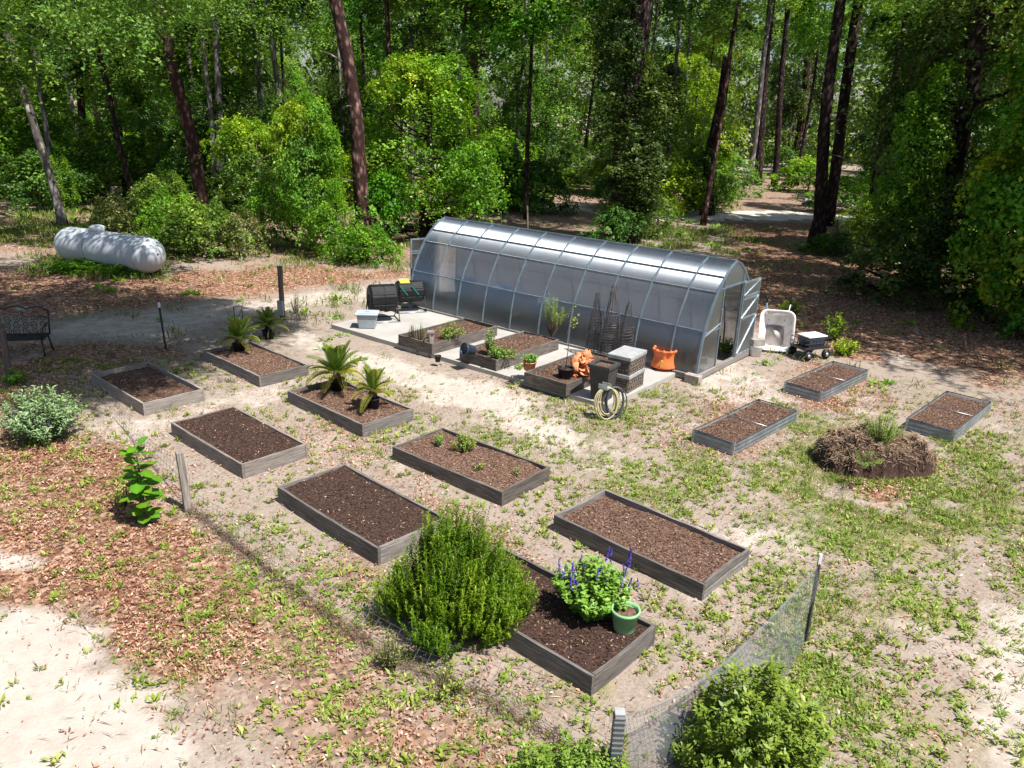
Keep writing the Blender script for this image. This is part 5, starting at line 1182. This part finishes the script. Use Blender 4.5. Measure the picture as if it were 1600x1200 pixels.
b = at(974, 378); tree('vine_covered_tree', 'thick dark trunk wrapped in hanging vines behind the greenhouse', b, [b + V3((-.1, 0, 5)), b + V3((-.1, .3, 11)), b + V3((.1, .5, 17))], .62, .36, 'bark_dark',
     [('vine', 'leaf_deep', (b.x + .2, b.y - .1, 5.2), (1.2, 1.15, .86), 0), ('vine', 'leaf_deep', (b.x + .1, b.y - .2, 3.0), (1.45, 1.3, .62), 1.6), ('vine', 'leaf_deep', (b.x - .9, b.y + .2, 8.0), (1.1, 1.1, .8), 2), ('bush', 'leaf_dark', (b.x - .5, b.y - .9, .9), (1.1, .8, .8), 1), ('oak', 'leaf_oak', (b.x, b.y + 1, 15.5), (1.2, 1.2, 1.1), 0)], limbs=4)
ptree('snag', 'broken-topped dark dead trunk with vines, right of the greenhouse ridge', (1104, 337), (1137, 88), .40, .26, 'bark_dark', 0, [('vine', 'leaf_dark', (-1.0, -.3, -6.6), (.72, .72, .55), 0)], mid_px=[(1112, 240)], limbs=0)
ptree('pine_tree', 'tall slim pine trunk with flared base, left of the twin pair', (1276, 386), (1313, 0), .30, .19, 'bark_dark', 22, [('pine', 'leaf_pine', (0, 0, 0), (1.3, 1.3, 1.1), 0)], mid_px=[(1290, 200)], flare=1.9)
ptree('pine_tree', 'tall slim dark pine trunk behind, right of the twin pair', (1293, 352), (1343, 0), .32, .22, 'bark_dark', 22, [('pine', 'leaf_pine', (1, 1, 0), (1.3, 1.3, 1.1), 2)])
ptree('pine_tree', 'distant reddish pine trunk across the road, left of the twin pines', (1240, 274), (1277, 0), .46, .32, 'bark_pine', 32, [('pine', 'leaf_pine', (0, 0, 0), (1.5, 1.5, 1.2), 0)])
ptree('forest_tree', 'distant dark trunk right of the broken snag', (1182, 289), (1206, 0), .40, .25, 'bark_dark', 30, [('mid', 'leaf_oak', (0, 0, -2), (1.4, 1.4, 1.2), 0)])
ptree('forest_tree', 'slender distant trunk hung with pale dead vines, right of the snag', (1170, 290), (1192, 110), .26, .16, 'bark_grey', 18, [('mid2', 'leaf_yellow', (0, 0, 0), (.9, .9, .8), 0)])
ptree('forest_tree', 'thin dark distant trunk left of the distant reddish pine', (1210, 290), (1224, 100), .28, .18, 'bark_dark', 22, [('mid', 'leaf_bright', (0, 0, 0), (1.1, 1.1, 1), 0)])
ptree('forest_tree', 'dim slender trunk in the wood right of the lush round tree', (743, 296), (738, 0), .34, .2, 'bark_dark', 24, [('mid3', 'leaf_dark', (0, 0, -5), (1.1, 1.1, 1.2), 0)])
ptree('forest_tree', 'dim trunk at the left side of the forest path', (812, 262), (812, 0), .42, .26, 'bark_dark', 24, [('mid3', 'leaf_dark', (-1, 0, -4), (1.2, 1.2, 1.1), 0)])
ptree('forest_tree', 'thin slanting dark trunk behind the gas tank', (212, 330), (180, 190), .14, .08, 'bark_dark', 9, [('mid2', 'leaf_oak', (0, 0, .5), (.7, .7, .5), 0)])
ptree('forest_tree', 'short reddish trunk in the shade above the gas tank', (134, 278), (128, 205), .30, .22, 'bark_pine', 18, [('mid', 'leaf_dark', (0, 0, 0), (1.2, 1.2, 1), 0)])
# dark vine-hung trees on the right
def rtree(label, x, y, cr, r0=.3, H=11, bark='bark_dark'):
    b = V3((x, y, 0)); tree('vine_hung_tree', label, b, [b + V3((.1, 0, H * .5)), b + V3((0, .1, H))], r0, r0 * .5, bark, [(k, lm, (x + o[0], y + o[1], o[2]), s, rz) for (k, lm, o, s, rz) in cr], limbs=5)
rtree('nearest tree on the right, its sunlit leaves cascading to the ground', 15.6, 23.4, [('curtain', 'leaf_yellow', (-.2, -.6, 4.6), (1.0, 1.0, .95), 0), ('curtain', 'leaf_bright', (.6, -1.8, 1.6), (.95, .9, .5), 2), ('curtain', 'leaf_bright', (.2, -.6, 5.0), (1.05, 1.05, .98), 3.3), ('oak', 'leaf_oak', (1.2, -4.6, 11.4), (1, .9, .8), 1), ('oak2', 'leaf_oak', (1.6, -4.2, 11.8), (1, 1, .8), 3), ('oak', 'leaf_oak', (-2.4, -1.9, 11.6), (.75, .75, .7), 2), ('oak2', 'leaf_oak', (4.5, -2, 11.8), (1, 1, .8), 5), ('oak', 'leaf_oak', (.4, 0, 11.5), (1, 1, 1), 0)], .34, 12)  # some high oak crowns are out of view, added to shade the ground
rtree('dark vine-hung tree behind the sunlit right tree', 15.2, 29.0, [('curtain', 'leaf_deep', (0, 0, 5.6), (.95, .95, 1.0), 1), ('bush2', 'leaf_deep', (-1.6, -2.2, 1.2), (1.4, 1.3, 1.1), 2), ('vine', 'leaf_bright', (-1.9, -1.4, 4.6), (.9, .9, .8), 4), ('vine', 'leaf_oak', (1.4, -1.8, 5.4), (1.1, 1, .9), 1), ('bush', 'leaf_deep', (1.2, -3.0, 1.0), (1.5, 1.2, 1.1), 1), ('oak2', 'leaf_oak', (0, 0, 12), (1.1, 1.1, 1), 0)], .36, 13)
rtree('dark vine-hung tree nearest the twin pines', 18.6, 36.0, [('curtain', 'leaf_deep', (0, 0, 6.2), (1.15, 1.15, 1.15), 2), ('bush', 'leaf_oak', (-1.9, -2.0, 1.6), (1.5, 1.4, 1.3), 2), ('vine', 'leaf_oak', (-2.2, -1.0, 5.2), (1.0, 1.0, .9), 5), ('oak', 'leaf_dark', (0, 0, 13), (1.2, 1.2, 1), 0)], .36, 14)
rtree('tall dense tree filling the upper right behind the vines', 24, 43, [('mid', 'leaf_dark', (-1, 0, 7), (1.5, 1.4, 1.4), 2), ('mid2', 'leaf_oak', (-2, 0, 13), (1.5, 1.5, 1.2), 2)], .4, 15)
# overhanging oak on the left: its lower sprays show at the top, its crown shades the bench and the track
b = V3((-17.5, 12.0, 0))
_oc = [((-11.0, 23.4, 9.7), .9, .8, .8), ((-4.1, 13.4, 10.8), .50, .50, .5), ((-4.0, 16.4, 10.8), .66, .6, .5), ((-7.2, 15.0, 11.0), .72, .7, .55), ((-7.0, 18.4, 11.2), .75, .7, .55), ((-2.2, 17.8, 11.0), .36, .36, .4), ((-10.6, 17.2, 11.4), .8, .7, .6), ((-4.4, 18.6, 11.4), .5, .45, .45)]
tree('spreading_oak', 'oak reaching in from the upper left with low leafy sprays', b, [b + V3((.2, .1, 6)), b + V3((.8, .3, 11)), b + V3((3.5, 1.2, 13.2)), b + V3((10.0, 2.6, 13.6))], .5, .16, 'bark_grey',
     [(tp_, 'leaf_oak', (c_[0] - (.4 if q_ else 0), c_[1] - (.9 if q_ else 0), c_[2]), (sx_, sy_, sz_), rz_ + q_) for q_, (c_, sx_, sy_, sz_) in enumerate(_oc) for tp_, rz_ in ((('oak', 0), ('oak2', 2), ('oak', 4)) if q_ else (('oak', .5),))], limbs=0)
b = V3((-24.5, 31.5, 0))
tree('broad_oak', 'leafy oak with pale green sprays above the gas tank', b, [b + V3((.3, 0, 4)), b + V3((1.5, .2, 8))], .4, .2, 'bark_dark',
     [('oak2', 'leaf_oak', (-16.0, 31.5, 9.4), (1.1, 1.0, .9), .5), ('oak', 'leaf_oak', (-15.5, 43.5, 10.8), (1.1, 1.0, .95), 2.5), ('mid2', 'leaf_oak', (-21.5, 31.5, 8.5), (1.0, 1, .8), 0)], limbs=0)
# understorey
def shrub(label, px, Y=None, cr=(('bush', 'leaf_oak', (0, 0, 1.0), (1, 1, 1), 0),), xy=None, r0=.08, H=1.6, name='understorey_shrub', group=None):
    b = at(*px) if xy is None else V3((xy[0], xy[1], 0)); tree(name, label, b, [b + V3((.05, 0, H * .5)), b + V3((0, .05, H))], r0, r0 * .4, 'twigwood', [(k, lm, (b.x + o[0], b.y + o[1], o[2]), s, rz) for (k, lm, o, s, rz) in cr], limbs=7, cat='shrub', group=group)
shrub('dense green shrub at the foot of the reddish pine', (320, 402), cr=(('bush', 'leaf_oak', (0, 0, .9), (1.15, .9, 1.0), 0), ('bush2', 'leaf_bright', (-1.3, .8, 1.0), (.8, .8, .9), 1)))
shrub('brownish thin shrub right of the dense shrub', (378, 402), cr=(('bush2', 'leaf_grass', (0, 0, .7), (.6, .6, .7), 0),))
shrub('tall vine-smothered shrub left of the dark purplish pine', (486, 392), cr=(('curtain', 'leaf_bright', (0, 0, 3.2), (.5, .6, .60), 0), ('bush', 'leaf_yellow', (-.3, -.3, 4.8), (.65, .7, .8), 1), ('bush2', 'leaf_bright', (-.9, .3, 1.4), (.7, .8, 1), 2)), H=5, r0=.14, name='vine_smothered_shrub')
shrub('low bright green shrub at the foot of the dark purplish pine', (575, 412), cr=(('bush', 'leaf_bright', (0, 0, .55), (.85, .7, .75), 0), ('bush2', 'leaf_bright', (-1.6, .9, .9), (.7, .7, .9), 0)))
shrub('leafy shrub between slim grey trunk and vine-smothered shrub', (410, 380), cr=(('bush2', 'leaf_oak', (0, 0, 2.2), (.9, .9, 1.3), 0), ('bush', 'leaf_yellow', (-.5, .4, 4.0), (.9, .9, .9), 0)), H=4.0, r0=.1)
shrub('scrubby shrub with bare twigs directly behind the gas tank', (190, 378), cr=(('bush', 'leaf_grass', (0, .3, .8), (.95, .7, .9), 0), ('bush2', 'leaf_oak', (1.6, .6, 1.3), (.9, .8, 1.0), 0)))
shrub('shrub climbing the base of the leaning pale trunk', (98, 330), cr=(('bush2', 'leaf_yellow', (0, 0, 1.4), (.5, .5, .9), 0),), H=2.4)
shrub('bright low creeper round the near side of the gas tank', (150, 425), cr=(('bush', 'leaf_bright', (-.4, 0, .12), (.85, .5, .26), 0), ('bush2', 'leaf_bright', (1.2, -.25, .1), (.8, .42, .22), 0)), H=.3, r0=.02, name='creeper')
shrub('shrub beside the road behind the twin pines', (1262, 300), cr=(('bush', 'leaf_yellow', (0, 0, 1.2), (2.0, 1.6, 1.4), 0),))
shrub('low sunlit undergrowth by the pale sand behind the stake', (860, 300), cr=(('bush', 'leaf_yellow', (0, 0, .8), (2.0, 1.4, .8), 0), ('bush2', 'leaf_oak', (3.2, 3, 1.2), (1.6, 1.4, 1.0), 1)))
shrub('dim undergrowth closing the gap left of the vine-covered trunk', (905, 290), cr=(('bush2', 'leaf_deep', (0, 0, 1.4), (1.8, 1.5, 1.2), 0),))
shrub('leafy shrub against the foot of the snag', (1140, 308), cr=(('bush2', 'leaf_oak', (0, 0, 1.3), (1.6, 1.4, 1.3), 0),))
shrub('low green shrub round the base of the flared pine', (1300, 398), cr=(('bush', 'leaf_oak', (.5, .4, .4), (1.1, .8, .5), 0),))
shrub('bright low shrub by the sandy road, left of the dark vines', (1340, 340), cr=(('bush', 'leaf_bright', (0, 2, 1.2), (1.7, 1.3, 1.1), 0),))
shrub('leafy shrub under the vine-covered trunk', (1025, 372), cr=(('bush2', 'leaf_oak', (0, 0, .9), (.8, .7, .9), 0),))
shrub('sunlit young tree in front of the wood, right of the vine-covered trunk', (1070, 318), cr=(('mid2', 'leaf_yellow', (0, 0, 6.5), (.95, .9, 1.1), 0), ('bush2', 'leaf_bright', (.6, -1, 1.6), (1.6, 1.4, 1.3), 0)), H=9, r0=.16, name='young_tree')
# far things by the road
c = at(1302, 322); rp = thing('rubble_pile', 'low pile of pale rubble beside the sandy road', 'rubble', c)
for k in range(26): obj('rock', MB().box((rnd.gauss(0, 1.6), rnd.gauss(0, .8), rnd.uniform(.1, .5)), (rnd.uniform(.3, .9), rnd.uniform(.3, .7), rnd.uniform(.2, .5)), Matrix.Rotation(rnd.uniform(0, 3), 3, 'Z') @ Matrix.Rotation(rnd.uniform(-.5, .5), 3, 'X'), jit=.07), M['stone'], rp, bevel=.04)
c = at(1352, 300); wbx = thing('white_cabinet', 'small white cabinet glimpsed among dark leaves across the road', 'cabinet', c); obj('cabinet_body', MB().box((0, 0, .6), (.9, .6, 1.2)), M['white'], wbx, bevel=.03); obj('cabinet_lid', MB().box((0, 0, 1.22), (.98, .68, .06)), M['tote_lid'], wbx, bevel=.02)

# ------------------------------------------------------------------ the wood: trees nothing in the picture tells apart
fr_ = random.Random(21); placed = []
def wood_tree(u, Y, kindk):
    x = (u - 800) / FOC * (Y * .945 + 1.2) + .0; b = V3((x, Y, 0))
    for q in placed:
        if (q - b).length < 3.0: return
    placed.append(b); tp = fr_.choice(['mid', 'mid2', 'mid3', 'mid3', 'curtain']); lm = fr_.choice(['leaf_oak', 'leaf_bright', 'leaf_dark', 'leaf_oak', 'leaf_yellow', 'leaf_deep'])
    H = fr_.uniform(13, 20); lean = V3((fr_.uniform(-1, 1), fr_.uniform(-.6, .6), 0)); cr = []
    s = fr_.uniform(.85, 1.3)
    if kindk == 'low': cr = [(fr_.choice(['bush', 'bush2']), fr_.choice(['leaf_oak', 'leaf_bright', 'leaf_yellow', 'leaf_dark']), b + V3((fr_.uniform(-1.5, 1.5), -1, 1.3)), (fr_.uniform(1.3, 2.1), 1.5, fr_.uniform(1.1, 1.7)), fr_.uniform(0, 6)), (tp, lm, b + V3((fr_.uniform(-1, 1), 0, fr_.uniform(4.2, 6.5))), (s * .9, s * .9, fr_.uniform(.8, 1.1)), fr_.uniform(0, 6)), (fr_.choice(['mid', 'mid2', 'mid3']), fr_.choice(['leaf_oak', 'leaf_bright', 'leaf_yellow']), b + V3((fr_.uniform(-1.5, 1.5), fr_.uniform(0, 2), H - fr_.uniform(1, 4))), (1.0, 1.0, .9), fr_.uniform(0, 6))][:3 if Y > 66 or fr_.random() < .3 else 2]
    else: cr = [(tp, lm, b + V3((0, 0, H - 1)) + lean, (s * 1.2, s * 1.2, s), fr_.uniform(0, 6))]
    tree('forest_tree', 'tree standing back in the shaded wood among many alike', b, [b + lean * .5 + V3((0, 0, H * .5)), b + lean + V3((0, 0, H))], fr_.uniform(.12, .26), .07, fr_.choice(['bark_dark', 'bark_grey', 'bark_pine', 'bark_grey']), cr, 'alike trees of the shaded wood', limbs=0)
for Y in (45, 52, 60, 69, 79, 91, 104):
    u = -160 + fr_.uniform(0, 60)
    while u < 1760:
        gap_c = 845 < u < 915; gap_r = 1125 < u < 1350
        front = Y < 52
        if (gap_c and Y < 66) or (gap_r and Y < 75): pass
        elif front and (560 < u < 800 or 880 < u < 1060): wood_tree(u, Y + fr_.uniform(-2, 2), 'high')
        else: wood_tree(u, Y + fr_.uniform(-2.5, 2.5), 'low' if fr_.random() < (.62 if not gap_r else .5) else 'high')
        u += fr_.uniform(90, 170)
# undergrowth that nothing tells apart
for k in range(64):
    u = fr_.uniform(-60, 1640); Y = fr_.uniform(41, 66)
    if 1120 < u < 1345 or (800 < u < 930 and Y < 58) or (640 < u < 1060 and Y < 48): continue
    x = (u - 800) / FOC * (Y * .945 + 1.2); s_ = fr_.uniform(.8, 1.5)
    shrub('leafy undergrowth shrub standing among the trunks of the wood', None, xy=(x, Y), cr=((fr_.choice(['bush', 'bush2']), fr_.choice(['leaf_oak', 'leaf_bright', 'leaf_yellow', 'leaf_dark']), (0, 0, s_ * 1.0), (s_ * 1.2, s_ * 1.1, s_ * fr_.uniform(.8, 1.5)), fr_.uniform(0, 6)),), name='undergrowth_shrub', group='undergrowth shrubs of the wood')
# the far wood closes the view as one mass
rng = np.random.default_rng(99); ncl = 5200
cx = rng.uniform(-125, 135, ncl); cy = 118 + rng.random(ncl) * 32; cz = rng.random(ncl) ** 1.2 * 34
k = np.repeat(np.arange(ncl), 42); n = len(k); cs = rng.uniform(1.0, 2.6, ncl)
P = np.stack([cx, cy, cz], 1)[k] + rng.normal(size=(n, 3)) * np.array([1, 1, .6]) * cs[k][:, None] * .6; P[:, 2] = np.maximum(P[:, 2], .1)
V, F = leafcloud(P, rng.normal(size=(n, 3)) + np.array([0, -.3, .7]), rng.uniform(.45, 1.1, n), rng, .6)
fw = kind(obj('far_wood', npm('far_wood', V, F, np.repeat(np.clip(rng.normal(.42, .2, n) + rng.normal(size=ncl)[k] * .15, 0, 1), 4)), M['leaf_oak']), 'stuff', 'far wood closing the view as one leafy mass')

# ------------------------------------------------------------------ leaf litter, weeds and grass
EXC = []
for o in list(bpy.data.objects):
    if o.name.split('.')[0] in ('raised_bed', 'metal_bed'):
        bb = [ch for ch in o.children if ch.name.startswith('soil')][0]; d = bb.data.vertices; xs = [v.co.x for v in d]; ys = [v.co.y for v in d]
        EXC.append((o.location.x, o.location.y, o.rotation_euler.z, max(xs) + .06, max(ys) + .06))
cS = Vector((sf.x, sf.y, 0)) + gxv * (-SL / 2) + gyv * (SW / 2); EXC.append((cS.x, cS.y, -GA, SL / 2 + .01, SW / 2 + .01))
cG = ghp(GL / 2, GW / 2); EXC.append((cG.x, cG.y, -GA, GL / 2 + .1, GW / 2 + .1))
def outside(x, y):
    ok = np.ones(x.shape, bool)
    for (cx_, cy_, rz, hx, hy) in EXC:
        dx, dy = x - cx_, y - cy_; c_, s_ = math.cos(-rz), math.sin(-rz); lx_ = dx * c_ - dy * s_; ly_ = dx * s_ + dy * c_
        ok &= ~((np.abs(lx_) < hx) & (np.abs(ly_) < hy))
    return ok
def scatter(n, x0, x1, y0, y1, rng):
    x = rng.uniform(x0, x1, n); y = rng.uniform(y0, y1, n); ok = outside(x, y) & (np.abs(x) < .9 * y + 5.0); x, y = x[ok], y[ok]; return (x, y) + zones(x, y)
def litter(name, n, box, dens, size, seed, label):
    rng = np.random.default_rng(seed); x, y, s, l, g = scatter(n, *box, rng); w = dens(s, l, g); cl = np.clip((fbm(x, y, 2.2, seed, 3) - .3) * 2.6, .15, 1.3)
    ok = rng.random(len(x)) < w * cl; x, y = x[ok], y[ok]; m = len(x)
    P = np.stack([x, y, relief(x, y) + rng.uniform(.0, .03, m)], 1); V, F = leafcloud(P, rng.normal(size=(m, 3)) * .42 + np.array([0, 0, 1]), rng.uniform(size[0], size[1], m), rng, .42, .16)
    kind(obj(name, npm(name, V, F, np.repeat(np.clip(rng.normal(.46, .25, m) + (fbm(x, y, .7, seed + 3, 3) - .5) * .5, 0, 1), 4)), M['litter']), 'stuff', label)
litter('leaf_litter', 420000, (-14, 13, 3.6, 17), lambda s, l, g: np.clip(.20 + .9 * l - .17 * s, .03, 1), (.024, .064), 1, 'dry fallen oak leaves strewn over the near ground')
litter('leaf_litter', 60000, (-22, 20, 17, 34), lambda s, l, g: np.clip(.06 + .8 * l, 0, 1), (.05, .11), 2, 'dry fallen leaves and pine straw on the farther ground')
def straw_scatter(n, box, seed):
    rng = np.random.default_rng(seed); x, y, s, l, g = scatter(n, *box, rng); cl = np.clip((fbm(x, y, 1.5, seed, 4) - .36) * 4, .05, 1.2)
    ok = rng.random(len(x)) < (.22 + .5 * l - .14 * s) * cl; x, y = x[ok], y[ok]; m = len(x); T = rng.normal(size=(m, 3)) * np.array([1, 1, .12])
    V, F = leafcloud(np.stack([x, y, relief(x, y) + rng.uniform(0, .02, m)], 1), rng.normal(size=(m, 3)) * .3 + np.array([0, 0, 1]), rng.uniform(.05, .19, m), rng, .06, .02, T=T)
    kind(obj('pine_straw', npm('pine_straw', V, F, np.repeat(np.clip(rng.normal(.5, .3, m), 0, 1), 4)), M['straw']), 'stuff', 'fallen pine needles and twig bits over the near ground')
straw_scatter(140000, (-13, 14, 3.6, 19), 61)
def rosette(n, rng, L, upr, asp, blades):
    """leaves of a weed: directions and tilts"""
    a = rng.uniform(0, 6.283, blades); el = rng.uniform(*upr, blades); d = np.stack([np.cos(a) * np.cos(el), np.sin(a) * np.cos(el), np.sin(el)], 1); return d, L * rng.uniform(.55, 1.15, blades)
def weeds(name, n, box, dens, L, upr, asp, blades, mat, seed, label, tb=.5, off=.25):
    rng = np.random.default_rng(seed); x, y, s, l, g = scatter(n, *box, rng); ok = rng.random(len(x)) < dens(s, l, g, x, y); x, y = x[ok], y[ok]; m = len(x)
    sc = rng.uniform(.55, 1.35, m); k = np.repeat(np.arange(m), blades); q = len(k); a = rng.uniform(0, 6.283, q); el = rng.uniform(upr[0], upr[1], q)
    d = np.stack([np.cos(a) * np.cos(el), np.sin(a) * np.cos(el), np.sin(el)], 1); ln = L * sc[k] * rng.uniform(.5, 1.15, q)
    B = np.stack([x, y, relief(x, y)], 1)[k] + rng.normal(size=(q, 3)) * np.array([1, 1, 0]) * (off * L * sc[k])[:, None]
    P = B + d * (ln * .5)[:, None]; Nn = np.cross(d, np.stack([-np.sin(a), np.cos(a), np.zeros(q)], 1)); Nn[Nn[:, 2] < 0] *= -1
    V, F = leafcloud(P, Nn + rng.normal(size=(q, 3)) * .2, ln, rng, asp, .06, T=d)
    kind(obj(name, npm(name, V, F, np.repeat(np.clip(rng.normal(tb, .17, q) + rng.normal(size=m)[k] * .12, 0, 1), 4)), M[mat]), 'stuff', label)
clump = lambda x, y, sd: np.clip((fbm(x, y, 1.1, sd, 4) - .42) * 6, 0, 1)
weeds('ground_weeds', 125000, (-9, 16, 3.6, 17), lambda s, l, g, x, y: np.clip(.02 + .62 * g, 0, .75) * (.12 + .88 * clump(x, y, 8)) * (1 - .75 * s), .066, (.1, .75), .34, 10, 'leaf_weed', 3, 'low bright broad-leaved weeds scattered over the sandy ground')
weeds('ground_weeds', 48000, (-13, 10, 3.6, 17), lambda s, l, g, x, y: (.03 + .14 * clump(x, y, 33)) * (1 - .8 * s), .085, (.2, 1.1), .3, 12, 'leaf_weed', 4, 'sparser weeds between the raised beds and in the leaf litter')
weeds('grass_mat', 112000, (-10, 16, 3.6, 18), lambda s, l, g, x, y: np.clip(.03 + .8 * g, 0, .85) * (.08 + .92 * clump(x, y, 57)) * (1 - .8 * s), .07, (.1, 1.1), .13, 8, 'leaf_weed', 15, 'fine low yellow-green grass matted over the near ground', tb=.42, off=.6)
weeds('grass_tufts', 30000, (-9, 13, 4.3, 18), lambda s, l, g, x, y: np.clip(.03 + .4 * g, 0, .5) * clump(x, y, 55) * (1 - .7 * s), .13, (.5, 1.45), .07, 14, 'leaf_grass', 5, 'thin grass tufts on the near ground', tb=.6, off=.35)
weeds('grass_tufts', 70000, (-24, 22, 17, 44), lambda s, l, g, x, y: np.clip(.02 + .75 * g, 0, .8) * (.3 + .7 * clump(x, y, 66)), .22, (.4, 1.4), .12, 12, 'leaf_grass', 6, 'grass and low growth by the track and under the trees', tb=.45, off=.5)
weeds('ground_weeds', 30000, (-26, 22, 17, 46), lambda s, l, g, x, y: np.clip(.015 + .45 * g, 0, .5) * clump(x, y, 12), .2, (.1, 1.0), .45, 12, 'leaf_bright', 7, 'leafy low weeds on the farther ground', tb=.55, off=.5)
